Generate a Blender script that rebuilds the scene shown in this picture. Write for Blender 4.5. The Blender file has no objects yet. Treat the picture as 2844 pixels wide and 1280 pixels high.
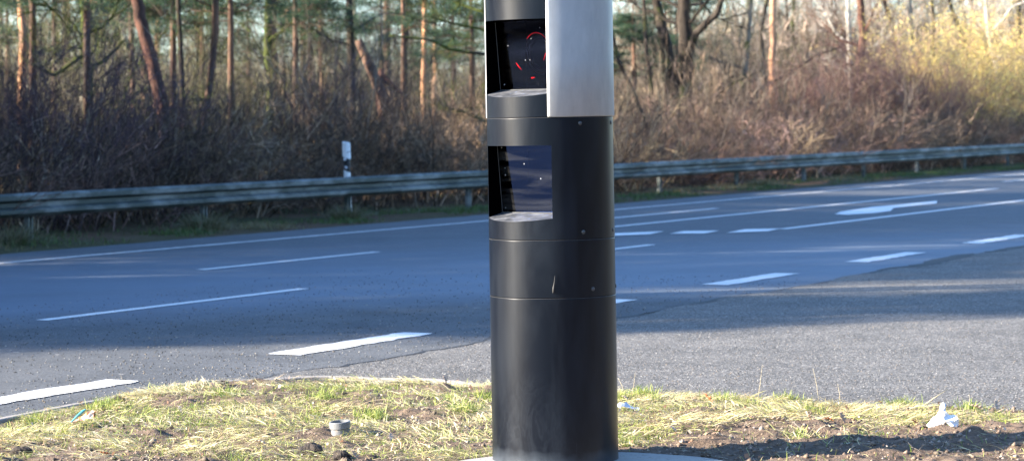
import bpy, math, random
import numpy as np
from math import radians as R, sin, cos, pi

# ------------------------------------------------------------------ camera, world, sun, exposure
SC = bpy.context.scene
COL = SC.collection
CAM_H = 1.65
FPX, CX, CY, ROLL = 7150.0, 1422.0, 322.0, R(0.55)      # focal length, principal point and tilt, in photo pixels
cam = bpy.data.cameras.new('camera')
cam.sensor_width = 36.0
cam.lens = FPX / 2844 * 36
cam.shift_y = -(640 - CY) / 2844
cam.clip_start = 0.1
cam.clip_end = 2500
cam.dof.use_dof = True
cam.dof.focus_distance = 12.0
cam.dof.aperture_fstop = 5.6
camo = bpy.data.objects.new('camera', cam)
COL.objects.link(camo)
camo.location = (0, 0, CAM_H)
camo.rotation_euler = (R(90), ROLL, 0)
SC.camera = camo

SUN_EL = R(20.0)
SUN_AZ = R(11.0)                                          # shadows run towards (cos, sin) of this
SUND = np.array([-cos(SUN_AZ) * cos(SUN_EL), -sin(SUN_AZ) * cos(SUN_EL), sin(SUN_EL)])
w = bpy.data.worlds.new('World')
SC.world = w
w.use_nodes = True
wn = w.node_tree.nodes
sky = wn.new('ShaderNodeTexSky')
sky.sky_type = 'NISHITA'
sky.sun_disc = False
sky.sun_elevation = SUN_EL
sky.sun_rotation = math.atan2(SUND[0], SUND[1])
sky.air_density = 1.0
sky.dust_density = 0.6
sky.ozone_density = 4.0
wn['Background'].inputs['Strength'].default_value = 0.108
tint = wn.new('ShaderNodeMix'); tint.data_type = 'RGBA'; tint.blend_type = 'MULTIPLY'; tint.inputs[0].default_value = 1
tint.inputs[7].default_value = (0.93, 1.0, 1.07, 1)
w.node_tree.links.new(sky.outputs[0], tint.inputs[6])
w.node_tree.links.new(tint.outputs[2], wn['Background'].inputs[0])
sun = bpy.data.lights.new('sun', 'SUN')
sun.energy = 5.0
sun.angle = R(0.53)
sun.color = (1.0, 0.89, 0.74)
suno = bpy.data.objects.new('sun', sun)
COL.objects.link(suno)
suno.rotation_euler = (R(90) - SUN_EL, 0, math.atan2(SUND[1], SUND[0]) + R(90))
SC.view_settings.view_transform = 'Standard'
SC.view_settings.look = 'None'
SC.view_settings.exposure = 2.35
SC.view_settings.gamma = 1.0
SC.cycles.use_denoising = True
SC.cycles.max_bounces = 6
SC.cycles.transparent_max_bounces = 12

# ------------------------------------------------------------------ helpers
rng = np.random.default_rng(7)
random.seed(7)

def tag(o, label=None, cat=None, group=None, kind=None):
    if label: o['label'] = label
    if cat: o['category'] = cat
    if group: o['group'] = group
    if kind: o['kind'] = kind
    return o

def empty(name, loc, label=None, cat=None, group=None):
    o = bpy.data.objects.new(name, None)
    COL.objects.link(o)
    o.location = loc
    o.empty_display_size = 0.2
    return tag(o, label, cat, group)

def link(name, me, mat=None, parent=None, loc=None):
    o = bpy.data.objects.new(name, me)
    COL.objects.link(o)
    if mat is not None:
        me.materials.clear()
        me.materials.append(mat)
    if parent is not None:
        o.parent = parent
    if loc is not None:
        o.location = loc
    return o

def np_mesh(name, V, Fc, k, smooth=False, colors=None):
    """V (n,3), Fc (m,k) faces all with k corners; colors (n,3) per vertex"""
    me = bpy.data.meshes.new(name)
    V = np.asarray(V, dtype=np.float32)
    Fc = np.asarray(Fc, dtype=np.int32)
    me.vertices.add(len(V))
    me.vertices.foreach_set('co', V.ravel())
    me.loops.add(Fc.size)
    me.loops.foreach_set('vertex_index', Fc.ravel())
    me.polygons.add(len(Fc))
    me.polygons.foreach_set('loop_start', np.arange(0, Fc.size, k, dtype=np.int32))
    me.polygons.foreach_set('loop_total', np.full(len(Fc), k, dtype=np.int32))
    if smooth:
        me.polygons.foreach_set('use_smooth', np.ones(len(Fc), dtype=bool))
    me.update(calc_edges=True)
    if colors is not None:
        a = me.color_attributes.new('Col', 'FLOAT_COLOR', 'POINT')
        c = np.ones((len(V), 4), dtype=np.float32)
        c[:, :3] = colors
        a.data.foreach_set('color', c.ravel())
    return me

def py_mesh(name, V, Fc, smooth=False):
    me = bpy.data.meshes.new(name)
    me.from_pydata([tuple(v) for v in V], [], [tuple(f) for f in Fc])
    if smooth:
        me.polygons.foreach_set('use_smooth', [True] * len(me.polygons))
    me.update()
    return me

class MB:
    """collects faces into one mesh"""
    def __init__(s): s.V = []; s.F = []
    def add(s, V, Fc):
        b = len(s.V); s.V += [tuple(v) for v in V]; s.F += [tuple(i + b for i in f) for f in Fc]
    def box(s, x0, x1, y0, y1, z0, z1, M=None):
        V = [(x, y, z) for x in (x0, x1) for y in (y0, y1) for z in (z0, z1)]
        if M: V = [M(v) for v in V]
        s.add(V, [(0, 1, 3, 2), (4, 6, 7, 5), (0, 4, 5, 1), (2, 3, 7, 6), (0, 2, 6, 4), (1, 5, 7, 3)])
    def tube(s, pts, rad, K=8, cap=True):
        pts = np.array(pts, float); n = len(pts)
        V = []
        up = np.array([0.13, 0.21, 0.97])
        for i in range(n):
            t = pts[min(i + 1, n - 1)] - pts[max(i - 1, 0)]; t /= np.linalg.norm(t) + 1e-9
            a = np.cross(t, up if abs(t @ up) < 0.9 else np.array([1.0, 0, 0])); a /= np.linalg.norm(a)
            b = np.cross(t, a)
            for k in range(K):
                q = 2 * pi * k / K
                V.append(pts[i] + rad[i] * (cos(q) * a + sin(q) * b))
        Fc = [(i * K + k, i * K + (k + 1) % K, (i + 1) * K + (k + 1) % K, (i + 1) * K + k) for i in range(n - 1) for k in range(K)]
        if cap:
            Fc += [tuple(range(K - 1, -1, -1)), tuple((n - 1) * K + k for k in range(K))]
        s.add(V, Fc)
    def mesh(s, name, smooth=False): return py_mesh(name, s.V, s.F, smooth)

def px(x, y, Y):
    """world point seen at photo pixel (x, y) at distance Y: used only to place real objects at their measured spot"""
    dx, dy = x - CX, y - CY
    u = dx * cos(ROLL) - dy * sin(ROLL); v = dx * sin(ROLL) + dy * cos(ROLL)
    return np.array([u * Y / FPX, Y, CAM_H - v * Y / FPX])

def gp(x, y, z=0.0):
    """ground point under photo pixel"""
    dx, dy = x - CX, y - CY
    v = dx * sin(ROLL) + dy * cos(ROLL)
    return px(x, y, FPX * (CAM_H - z) / v)

TH = R(27.3)
def rd(s, n, z=0.0):
    """road frame: s along the road, n across (negative = far side)"""
    return np.array([sin(TH) * s + cos(TH) * n, cos(TH) * s - sin(TH) * n, z])
def to_rd(p):
    return sin(TH) * p[0] + cos(TH) * p[1], cos(TH) * p[0] - sin(TH) * p[1]

def vnoise(x, y, seed=0):
    x = np.asarray(x, float); y = np.asarray(y, float)
    xi = np.floor(x).astype(np.int64); yi = np.floor(y).astype(np.int64)
    fx = x - xi; fy = y - yi
    fx = fx * fx * (3 - 2 * fx); fy = fy * fy * (3 - 2 * fy)
    def h(a, b):
        v = (a * 374761393 + b * 668265263 + seed * 982451653) & 0x7fffffff
        v = ((v ^ (v >> 13)) * 1274126177) & 0x7fffffff
        return ((v ^ (v >> 16)) & 0xffff) / 65535.0
    return (h(xi, yi) * (1 - fx) + h(xi + 1, yi) * fx) * (1 - fy) + (h(xi, yi + 1) * (1 - fx) + h(xi + 1, yi + 1) * fx) * fy

# ------------------------------------------------------------------ materials
class Mat:
    def __init__(s, name):
        s.m = bpy.data.materials.new(name); s.m.use_nodes = True
        s.nt = s.m.node_tree; s.N = s.nt.nodes; s.L = s.nt.links
        s.b = s.N['Principled BSDF']
        s._obj = None
    def co(s):
        if s._obj is None:
            s._obj = s.N.new('ShaderNodeNewGeometry').outputs['Position']
        return s._obj
    def oc(s):
        return s.N.new('ShaderNodeTexCoord').outputs['Object']
    def set(s, **k):
        for a, v in k.items():
            s.b.inputs[{'base': 'Base Color', 'rough': 'Roughness', 'metal': 'Metallic', 'spec': 'Specular IOR Level', 'coat': 'Coat Weight', 'crough': 'Coat Roughness', 'trans': 'Transmission Weight'}.get(a, a)].default_value = v
        return s
    def mapping(s, vec, scale):
        n = s.N.new('ShaderNodeMapping'); n.inputs['Scale'].default_value = scale
        s.L.new(vec, n.inputs[0]); return n.outputs[0]
    def noise(s, vec, scale, detail=3, rough=0.55, dist=0.0):
        n = s.N.new('ShaderNodeTexNoise'); n.inputs['Scale'].default_value = scale
        n.inputs['Detail'].default_value = detail; n.inputs['Roughness'].default_value = rough; n.inputs['Distortion'].default_value = dist
        s.L.new(vec, n.inputs[0]); return n.outputs[0]
    def vor(s, vec, scale, out='Color', feat='F1'):
        n = s.N.new('ShaderNodeTexVoronoi'); n.inputs['Scale'].default_value = scale; n.feature = feat
        s.L.new(vec, n.inputs[0]); return n.outputs[out]
    def ramp(s, fac, stops):
        n = s.N.new('ShaderNodeValToRGB'); e = n.color_ramp.elements
        while len(e) < len(stops): e.new(0.5)
        for i, (p, c) in enumerate(stops):
            e[i].position = p
            e[i].color = (c, c, c, 1) if not isinstance(c, tuple) else (*c, 1)
        s.L.new(fac, n.inputs[0]); return n.outputs[0]
    def mix(s, fac, a, b, mode='MIX'):
        n = s.N.new('ShaderNodeMix'); n.data_type = 'RGBA'; n.blend_type = mode
        for ix, v in ((0, fac), (6, a), (7, b)):
            sock = n.inputs[ix]
            if isinstance(v, (int, float)): sock.default_value = v if ix == 0 else (v, v, v, 1)
            elif isinstance(v, tuple): sock.default_value = (*v, 1)
            else: s.L.new(v, sock)
        return n.outputs[2]
    def math(s, op, a, b=0.0, c=0.0):
        n = s.N.new('ShaderNodeMath'); n.operation = op
        for i, v in enumerate((a, b, c)):
            if isinstance(v, (int, float)): n.inputs[i].default_value = v
            else: s.L.new(v, n.inputs[i])
        return n.outputs[0]
    def dot(s, vec, d):
        n = s.N.new('ShaderNodeVectorMath'); n.operation = 'DOT_PRODUCT'
        s.L.new(vec, n.inputs[0]); n.inputs[1].default_value = d; return n.outputs['Value']
    def base(s, c): s.L.new(c, s.b.inputs['Base Color']); return s
    def rough(s, c): s.L.new(c, s.b.inputs['Roughness']); return s
    def bump(s, h, strength=0.3, dist=0.01):
        n = s.N.new('ShaderNodeBump'); n.inputs['Strength'].default_value = strength; n.inputs['Distance'].default_value = dist
        s.L.new(h, n.inputs['Height']); s.L.new(n.outputs[0], s.b.inputs['Normal']); return s

def asphalt(name, lo, hi, chip, near):
    a = Mat(name); c = a.co()
    big = a.noise(c, 0.35, 4, 0.6)
    streak = a.noise(a.mapping(c, (0.9, 0.9, 1)), 1.6, 5, 0.65)
    col = a.mix(a.ramp(streak, [(0.3, 0.0), (0.75, 1.0)]), lo, hi)
    # chippings of the surface: pale stones in dark binder
    v = a.vor(c, 75 if near else 95)
    st = a.ramp(v, [(0.0, 0.35), (0.45, 0.8), (0.78, 1.5), (0.93, 3.0)]) if near else a.ramp(v, [(0.0, 0.55), (0.5, 0.9), (0.9, 1.6)])
    col = a.mix(1.0, col, st, 'MULTIPLY')
    fine = a.vor(c, 31)
    col = a.mix(a.ramp(fine, [(chip, 0.0), (chip + 0.02, 0.8)]), col, (0.32, 0.30, 0.28))
    worn = a.ramp(a.noise(a.mapping(c, (0.5, 1.3, 1)), 0.9, 6, 0.7), [(0.52, 0.0), (0.72, 0.55)])
    col = a.mix(worn, col, (0.17, 0.16, 0.145) if near else hi)
    a.bump(a.noise(c, 90, 2), 0.6 if near else 0.25, 0.006)
    a.set(spec=0.35); a.b.inputs['Roughness'].default_value = 0.8
    return a, col, c, big

M = {}
a, col, c, big = asphalt('asphalt', (0.060, 0.064, 0.068), (0.100, 0.104, 0.108), 0.955, False)
# sky sheen on the shaded road painted in: a shinier, paler blue-grey band
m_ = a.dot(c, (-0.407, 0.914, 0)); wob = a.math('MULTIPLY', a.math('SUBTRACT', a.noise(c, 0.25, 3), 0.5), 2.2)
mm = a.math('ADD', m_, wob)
sky_sheen = a.math('MULTIPLY', a.ramp(a.math('DIVIDE', mm, 40.0), [(0.50, 0.0), (0.56, 0.9), (0.66, 0.8), (0.80, 0.15)]), 0.85)
sheen_noise = a.ramp(a.noise(a.mapping(c, (1, 1, 1)), 0.6, 4), [(0.3, 0.75), (0.7, 1.0)])
sky_sheen = a.math('MULTIPLY', sky_sheen, sheen_noise)
col = a.mix(sky_sheen, col, (0.125, 0.17, 0.235))
a.base(col); a.rough(a.ramp(sky_sheen, [(0.0, 0.8), (1.0, 0.55)])); M['asphalt'] = a.m
a, col, c, big = asphalt('side_asphalt', (0.085, 0.082, 0.076), (0.150, 0.142, 0.130), 0.93, True)
a.base(col); M['side_asphalt'] = a.m

a = Mat('seam_tar'); a.set(base=(0.012, 0.012, 0.013, 1), rough=0.7); M['tar'] = a.m
def paint(name, wear):
    a = Mat(name); c = a.co()
    k = a.ramp(a.noise(c, 22, 6, 0.75), [(wear, 0.0), (wear + 0.14, 1.0)])
    col = a.mix(a.noise(c, 5, 3), (0.60, 0.60, 0.59), (0.78, 0.78, 0.77))
    a.base(a.mix(k, (0.11, 0.11, 0.11), col)); a.set(rough=0.6); a.bump(a.noise(c, 120, 2), 0.3, 0.004)
    return a.m
M['paint'] = paint('road_paint', 0.20)
M['paint_worn'] = paint('worn_road_paint', 0.36)

a = Mat('soil'); c = a.co()
n1 = a.noise(c, 14, 6, 0.7); n2 = a.noise(c, 1.3, 3)
col = a.mix(a.ramp(n1, [(0.3, 0.0), (0.7, 1.0)]), (0.058, 0.042, 0.031), (0.225, 0.165, 0.122))
col = a.mix(a.ramp(a.vor(c, 60), [(0.9, 0.0), (0.93, 0.6)]), col, (0.30, 0.25, 0.20))
a.base(col); a.set(rough=0.95, spec=0.2); a.bump(a.noise(c, 70, 4, 0.7), 0.9, 0.02); M['soil'] = a.m

a = Mat('leaf_litter'); c = a.co()
col = a.mix(a.noise(c, 3, 6, 0.7), (0.035, 0.022, 0.015), (0.17, 0.11, 0.065))
col = a.mix(a.ramp(a.noise(c, 0.3, 3), [(0.45, 0.0), (0.6, 0.7)]), col, (0.05, 0.06, 0.025))
a.base(col); a.set(rough=0.95, spec=0.1); a.bump(a.noise(c, 12, 4), 0.8, 0.05); M['litter'] = a.m

def vcol(name, rough=0.6, trans=0.0, spec=0.3):
    a = Mat(name); n = a.N.new('ShaderNodeVertexColor'); n.layer_name = 'Col'
    a.base(n.outputs[0]); a.set(rough=rough, spec=spec)
    if trans:
        t = a.N.new('ShaderNodeBsdfTranslucent'); a.L.new(n.outputs[0], t.inputs[0])
        mx = a.N.new('ShaderNodeMixShader'); mx.inputs[0].default_value = trans
        a.L.new(a.b.outputs[0], mx.inputs[1]); a.L.new(t.outputs[0], mx.inputs[2])
        a.L.new(mx.outputs[0], a.N['Material Output'].inputs[0])
    return a.m
M['grass'] = vcol('grass_blades', 0.55, 0.3)
M['leafcol'] = vcol('leaves_mixed', 0.6, 0.35)
M['twigcol'] = vcol('twigs_mixed', 0.75, 0.0, 0.2)
M['grit'] = vcol('grit_stones', 0.7)

a = Mat('kerb_concrete'); c = a.co()
a.base(a.mix(a.noise(c, 25, 5, 0.7), (0.17, 0.155, 0.14), (0.34, 0.31, 0.285))); a.set(rough=0.9); a.bump(a.noise(c, 60, 3), 0.5, 0.005); M['concrete'] = a.m
a = Mat('pad_concrete'); c = a.co()
col = a.mix(a.noise(c, 30, 6, 0.75), (0.22, 0.21, 0.19), (0.42, 0.40, 0.37))
col = a.mix(a.ramp(a.vor(c, 110), [(0.86, 0.0), (0.9, 0.8)]), col, (0.10, 0.09, 0.08))
a.base(col); a.set(rough=0.9); a.bump(a.noise(c, 120, 3), 0.6, 0.004); M['pad'] = a.m

# black powder coat with dust, wipes and scuffs
a = Mat('black_powder_coat'); c = a.oc()
col = (0.014, 0.0148, 0.0165)
sep = a.N.new('ShaderNodeSeparateXYZ'); a.L.new(c, sep.inputs[0])
dust = a.ramp(a.noise(a.mapping(c, (4, 4, 0.9)), 1.6, 5, 0.6, 0.4), [(0.40, 0.0), (0.85, 1.0)])
def spot(p, r_):
    n = a.N.new('ShaderNodeVectorMath'); n.operation = 'DISTANCE'; a.L.new(c, n.inputs[0]); n.inputs[1].default_value = p
    return a.ramp(a.math('DIVIDE', n.outputs['Value'], r_), [(0.25, 1.0), (1.0, 0.0)])
thin = a.ramp(a.noise(a.mapping(c, (1.6, 1.6, 0.8)), 4.2, 2, 0.5, 4.5), [(0.42, 0.0), (0.56, 1.0), (0.62, 0.25), (0.8, 0.7)])
brk = a.ramp(a.noise(c, 9, 4, 0.6), [(0.30, 0.35), (0.62, 1.0)])
wipe = a.math('MULTIPLY', a.math('MULTIPLY', thin, brk), a.math('MAXIMUM', spot((-0.15, -0.255, 0.14), 0.30), a.math('MULTIPLY', spot((-0.12, -0.27, 0.33), 0.12), 0.7)))
hair = a.N.new('ShaderNodeMapping'); hair.inputs['Rotation'].default_value = (0.35, 0.5, 0.2); hair.inputs['Scale'].default_value = (70, 70, 3); a.L.new(c, hair.inputs[0])
scr = a.math('MULTIPLY', a.ramp(a.noise(hair.outputs[0], 1.5, 3, 0.7), [(0.70, 0.0), (0.76, 1.0)]), a.ramp(a.noise(c, 3.5, 2), [(0.50, 0.0), (0.62, 1.0)]))
f = a.math('ADD', a.math('MULTIPLY', dust, 0.15), a.math('MULTIPLY', wipe, 0.075))
f = a.math('ADD', f, a.math('MULTIPLY', scr, 0.12))
splash = a.ramp(a.math('ADD', a.math('MULTIPLY', sep.outputs[2], 5.5), a.math('MULTIPLY', a.noise(c, 9, 5), 0.7)), [(0.25, 0.5), (0.75, 0.0)])
f = a.math('ADD', f, splash)
col = a.mix(f, (0.0012, 0.0026, 0.0065), (0.075, 0.092, 0.115))
speck = a.ramp(a.vor(c, 42), [(0.982, 0.0), (0.99, 0.7)])
near0 = a.ramp(a.vor(c, 42, 'Distance'), [(0.12, 1.0), (0.16, 0.0)])
col = a.mix(a.math('MULTIPLY', speck, near0), col, (0.35, 0.35, 0.34))
a.base(col)
a.rough(a.math('ADD', a.math('MULTIPLY', f, 0.3), 0.31)); a.set(spec=0.225)
a.bump(a.noise(c, 260, 2), 0.10, 0.001)
M['black'] = a.m
a = Mat('rivet_black'); a.set(base=(0.05, 0.052, 0.055, 1), rough=0.35); M['rivet'] = a.m
a = Mat('edge_grey'); a.set(base=(0.06, 0.06, 0.06, 1), rough=0.45); M['edge'] = a.m
a = Mat('inner_black'); a.set(base=(0.001, 0.001, 0.0014, 1), rough=1.0, spec=0.0); M['inner'] = a.m
a = Mat('sill_black'); c = a.oc()
a.base(a.mix(a.ramp(a.noise(c, 18, 5, 0.7), [(0.4, 0.0), (0.75, 1.0)]), (0.05, 0.053, 0.06), (0.22, 0.225, 0.24))); a.set(rough=0.45); M['sill'] = a.m

a = Mat('brushed_aluminium'); c = a.oc()
br = a.noise(a.mapping(c, (2, 2, 140)), 3, 5, 0.7)
mot = a.noise(a.mapping(c, (6, 6, 2)), 3, 5, 0.65)
col = a.mix(mot, (0.31, 0.32, 0.335), (0.50, 0.51, 0.52))
grime = a.ramp(a.noise(c, 22, 6, 0.7), [(0.58, 0.0), (0.8, 0.35)])
sp = a.N.new('ShaderNodeSeparateXYZ'); a.L.new(c, sp.inputs[0])
edge = a.ramp(a.math('SUBTRACT', sp.outputs[2], 1.6), [(0.04, 1.0), (0.14, 0.15)])
col = a.mix(a.math('MULTIPLY', grime, edge), col, (0.32, 0.32, 0.33))
a.base(col); a.set(metal=0.7); a.rough(a.math('ADD', a.math('MULTIPLY', br, 0.16), 0.42))
a.bump(br, 0.06, 0.001); pass
M['alu'] = a.m

def glass(name, tint, refl, sky_streak, gcol=(0.9, 0.95, 1.0), fk=0.3):
    a = Mat(name); c = a.oc()
    N, L = a.N, a.L
    tr = N.new('ShaderNodeBsdfTransparent'); tr.inputs[0].default_value = (*tint, 1)
    gl = N.new('ShaderNodeBsdfGlossy'); gl.inputs['Roughness'].default_value = 0.04; gl.inputs[0].default_value = (*gcol, 1)
    b = N.new('ShaderNodeBump'); b.inputs['Strength'].default_value = 0.02; b.inputs['Distance'].default_value = 0.004
    L.new(a.noise(a.mapping(c, (2, 2, 3)), 1.5, 1, 0.5, 0.0), b.inputs['Height'])
    fr = N.new('ShaderNodeFresnel'); fr.inputs[0].default_value = 1.5
    k = a.math('ADD', a.math('MULTIPLY', fr.outputs[0], fk), refl)
    mx = N.new('ShaderNodeMixShader'); L.new(k, mx.inputs[0]); L.new(tr.outputs[0], mx.inputs[1]); L.new(gl.outputs[0], mx.inputs[2])
    df = N.new('ShaderNodeBsdfDiffuse'); df.inputs[0].default_value = (0.5, 0.52, 0.55, 1)
    sm = a.ramp(a.noise(a.mapping(c, (1, 1, 10)), 2.2, 5, 0.6, 0.8), [(0.45, 0.0), (0.75, sky_streak)])  # pale stretched streaks painted on the pane in place of reflected cloud
    v = a.math('MULTIPLY', a.ramp(a.vor(c, 48), [(0.80, 0.0), (0.84, 1.0)]), a.ramp(a.vor(c, 48, 'Distance'), [(0.10, 1.0), (0.20, 0.0)]))
    f = a.math('MAXIMUM', sm, a.math('MULTIPLY', v, 0.45))
    m2 = N.new('ShaderNodeMixShader'); L.new(f, m2.inputs[0]); L.new(mx.outputs[0], m2.inputs[1]); L.new(df.outputs[0], m2.inputs[2])
    L.new(m2.outputs[0], N['Material Output'].inputs[0])
    return a.m
M['glass_up'] = glass('tinted_filter_glass', (0.75, 0.35, 0.38), 0.0, 0.003, (0.35, 0.5, 1.0))
M['glass_low'] = glass('dark_blue_glass', (0.05, 0.06, 0.12), 0.05, 0.03, (0.11, 0.20, 0.58))
a = Mat('red_reflection'); a.set(base=(0.75, 0.01, 0.02, 1), rough=0.25); M['red'] = a.m
a = Mat('lens_black'); a.set(base=(0.001, 0.001, 0.002, 1), rough=0.9, spec=0.0); M['lens'] = a.m
a = Mat('dropping'); a.set(base=(0.07, 0.068, 0.064, 1), rough=0.8); M['dropping'] = a.m

a = Mat('galvanised_mossy'); c = a.co()
al = a.noise(a.mapping(c, (1, 1, 3)), 1.6, 6, 0.7)
col = a.mix(al, (0.10, 0.108, 0.108), (0.27, 0.285, 0.28))
moss = a.ramp(a.noise(a.mapping(c, (0.8, 0.8, 2.2)), 1.4, 7, 0.7), [(0.38, 0.0), (0.56, 0.95)])
col = a.mix(moss, col, (0.032, 0.045, 0.040))
a.base(col); a.set(rough=0.62, metal=0.25); M['galv'] = a.m
a = Mat('post_plastic_white'); a.set(base=(0.82, 0.82, 0.82, 1), rough=0.45); M['white'] = a.m
a = Mat('post_plastic_black'); a.set(base=(0.012, 0.014, 0.018, 1), rough=0.5); M['pblack'] = a.m
a = Mat('reflector'); a.set(base=(0.75, 0.76, 0.80, 1), rough=0.2); M['reflector'] = a.m
a = Mat('grey_pvc'); c = a.co(); a.base(a.mix(a.noise(c, 30, 4), (0.12, 0.125, 0.13), (0.21, 0.21, 0.21))); a.set(rough=0.5); M['pvc'] = a.m
a = Mat('paper_white'); c = a.co(); a.base(a.mix(a.ramp(a.noise(c, 30, 4), [(0.6, 0.0), (0.75, 0.4)]), (0.80, 0.81, 0.82), (0.55, 0.52, 0.46))); a.set(rough=0.7); M['paper'] = a.m
a = Mat('ink_grey'); a.set(base=(0.15, 0.15, 0.16, 1), rough=0.7); M['ink'] = a.m
a = Mat('foil_grey'); a.set(base=(0.55, 0.58, 0.64, 1), rough=0.35, metal=0.3); M['foil'] = a.m
a = Mat('wrapper_orange'); c = a.oc(); a.base(a.mix(a.ramp(a.noise(c, 35, 3), [(0.45, 0.0), (0.6, 1.0)]), (0.72, 0.55, 0.42), (0.60, 0.20, 0.05))); a.set(rough=0.4); M['wrap'] = a.m
a = Mat('wrapper_teal'); a.set(base=(0.02, 0.20, 0.26, 1), rough=0.4); M['teal'] = a.m
a = Mat('red_scrap'); a.set(base=(0.55, 0.03, 0.03, 1), rough=0.5); M['scrap'] = a.m
a = Mat('dry_straw'); a.set(base=(0.50, 0.42, 0.26, 1), rough=0.7); M['straw'] = a.m
a = Mat('dry_twig'); a.set(base=(0.20, 0.17, 0.14, 1), rough=0.8); M['drytwig'] = a.m
for nm, cc in (('leaf_rust', (0.30, 0.11, 0.045)), ('leaf_tan', (0.46, 0.31, 0.21)), ('leaf_pale', (0.56, 0.44, 0.35))):
    a = Mat(nm); c = a.oc(); a.base(a.mix(a.noise(c, 60, 4), tuple(x * 0.7 for x in cc), cc)); a.set(rough=0.65); M[nm] = a.m

def bark(name, lo, hi, moss=0.0, orange=None, scale=6):
    a = Mat(name); c = a.co()
    n = a.noise(a.mapping(c, (scale, scale, scale * 0.25)), 1.6, 6, 0.7)
    col = a.mix(a.ramp(n, [(0.3, 0.0), (0.7, 1.0)]), lo, hi)
    if orange:
        pl = a.ramp(a.noise(c, 1.1, 4, 0.6), [(0.35, 0.0), (0.6, 1.0)])
        col = a.mix(pl, col, a.mix(n, orange, tuple(min(1, x * 1.7) for x in orange)))
    if moss:
        col = a.mix(a.ramp(a.noise(c, 1.8, 5, 0.65), [(0.62 - moss, 0.0), (0.78 - moss, 0.9)]), col, (0.075, 0.095, 0.02))
    a.base(col); a.set(rough=0.9, spec=0.15); a.bump(n, 0.8, 0.03); return a.m
M['bark_dark'] = bark('bark_dark', (0.020, 0.016, 0.013), (0.075, 0.060, 0.048), 0.06)
M['bark_moss'] = bark('bark_mossy', (0.025, 0.021, 0.015), (0.09, 0.075, 0.05), 0.30)
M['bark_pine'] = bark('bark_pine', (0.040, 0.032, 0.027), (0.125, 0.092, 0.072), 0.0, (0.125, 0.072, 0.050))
M['bark_lit'] = bark('bark_pine_sunlit', (0.14, 0.09, 0.065), (0.38, 0.25, 0.18), 0.0, (0.50, 0.26, 0.14))  # pine bark repeated paler and more orange, sunlight put into its colour
M['bark_red'] = bark('bark_red', (0.028, 0.018, 0.016), (0.075, 0.045, 0.036), 0.0, (0.095, 0.048, 0.036))
M['bark_grey'] = bark('bark_grey', (0.12, 0.105, 0.085), (0.30, 0.27, 0.21), 0.12)
M['bark_pale'] = bark('bark_pale', (0.30, 0.27, 0.23), (0.62, 0.58, 0.50), 0.0)

# ------------------------------------------------------------------ twig and leaf generators
def perp_rot(d, ang, g):
    """directions at ang from d, random around it"""
    n = len(d)
    r = g.normal(size=(n, 3)); r -= (r * d).sum(1, keepdims=True) * d
    r /= np.linalg.norm(r, axis=1, keepdims=True) + 1e-9
    return d * np.cos(ang)[:, None] + r * np.sin(ang)[:, None]

def grow(p, d, L, r, levels, g, seg=3, jit=0.18, up=0.1, grav=0.0):
    """vectorised branching; returns segment arrays P0,P1,R0,R1 and the tips"""
    P0, P1, R0, R1, T, TD = [], [], [], [], [], []
    for li in range(len(levels) + 1):
        n = len(p); pts = [p]; dd = d.copy()
        for k in range(seg):
            q = pts[-1] + dd * (L / seg)[:, None]
            ra = r * (1 - 0.8 * k / seg); rb = r * (1 - 0.8 * (k + 1) / seg)
            P0.append(pts[-1]); P1.append(q); R0.append(ra); R1.append(rb)
            pts.append(q)
            dd = dd + g.normal(size=(n, 3)) * jit; dd[:, 2] += up - grav
            dd /= np.linalg.norm(dd, axis=1, keepdims=True)
        T.append(pts[-1]); TD.append(dd)
        if li == len(levels): break
        nc, lr, ang, rr = levels[li]
        idx = np.repeat(np.arange(n), nc)
        t = g.uniform(0.25, 1.0, len(idx)) * seg
        k = np.minimum(t.astype(int), seg - 1); fr = t - k
        A = np.stack(pts, 1)
        st = A[idx, k] * (1 - fr)[:, None] + A[idx, k + 1] * fr[:, None]
        td = A[idx, k + 1] - A[idx, k]; td /= np.linalg.norm(td, axis=1, keepdims=True) + 1e-9
        p, d = st, perp_rot(td, g.uniform(ang * 0.6, ang * 1.3, len(idx)), g)
        L = L[idx] * lr * g.uniform(0.6, 1.2, len(idx)); r = r[idx] * rr
    return np.concatenate(P0), np.concatenate(P1), np.concatenate(R0), np.concatenate(R1), T[-1], TD[-1]

def seg_geo(P0, P1, R0, R1, K=3):
    d = P1 - P0; d /= np.linalg.norm(d, axis=1, keepdims=True) + 1e-9
    h = np.where(np.abs(d[:, 2:3]) < 0.9, np.array([[0, 0, 1.0]]), np.array([[1.0, 0, 0]]))
    a = np.cross(d, h); a /= np.linalg.norm(a, axis=1, keepdims=True); b = np.cross(d, a)
    n = len(P0); V = np.empty((n, 2 * K, 3))
    for k in range(K):
        q = 2 * pi * k / K; o = a * cos(q) + b * sin(q)
        V[:, k] = P0 + o * R0[:, None]; V[:, K + k] = P1 + o * R1[:, None]
    f = np.array([[k, (k + 1) % K, K + (k + 1) % K, K + k] for k in range(K)])
    Fc = (np.arange(n) * 2 * K)[:, None, None] + f[None]
    return V.reshape(-1, 3), Fc.reshape(-1, 4)

def leaf_geo(C, L, W, g, d=None, spread=1.0):
    n = len(C)
    u = g.normal(size=(n, 3)) * spread
    if d is not None: u += d
    u /= np.linalg.norm(u, axis=1, keepdims=True) + 1e-9
    v = np.cross(u, g.normal(size=(n, 3))); v /= np.linalg.norm(v, axis=1, keepdims=True) + 1e-9
    L = np.broadcast_to(L, (n,))[:, None]; W = np.broadcast_to(W, (n,))[:, None]
    V = np.stack([C, C + u * L * 0.5 + v * W * 0.5, C + u * L, C + u * L * 0.5 - v * W * 0.5], 1).reshape(-1, 3)
    Fc = (np.arange(n) * 4)[:, None] + np.arange(4)[None]
    return V, Fc

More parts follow.
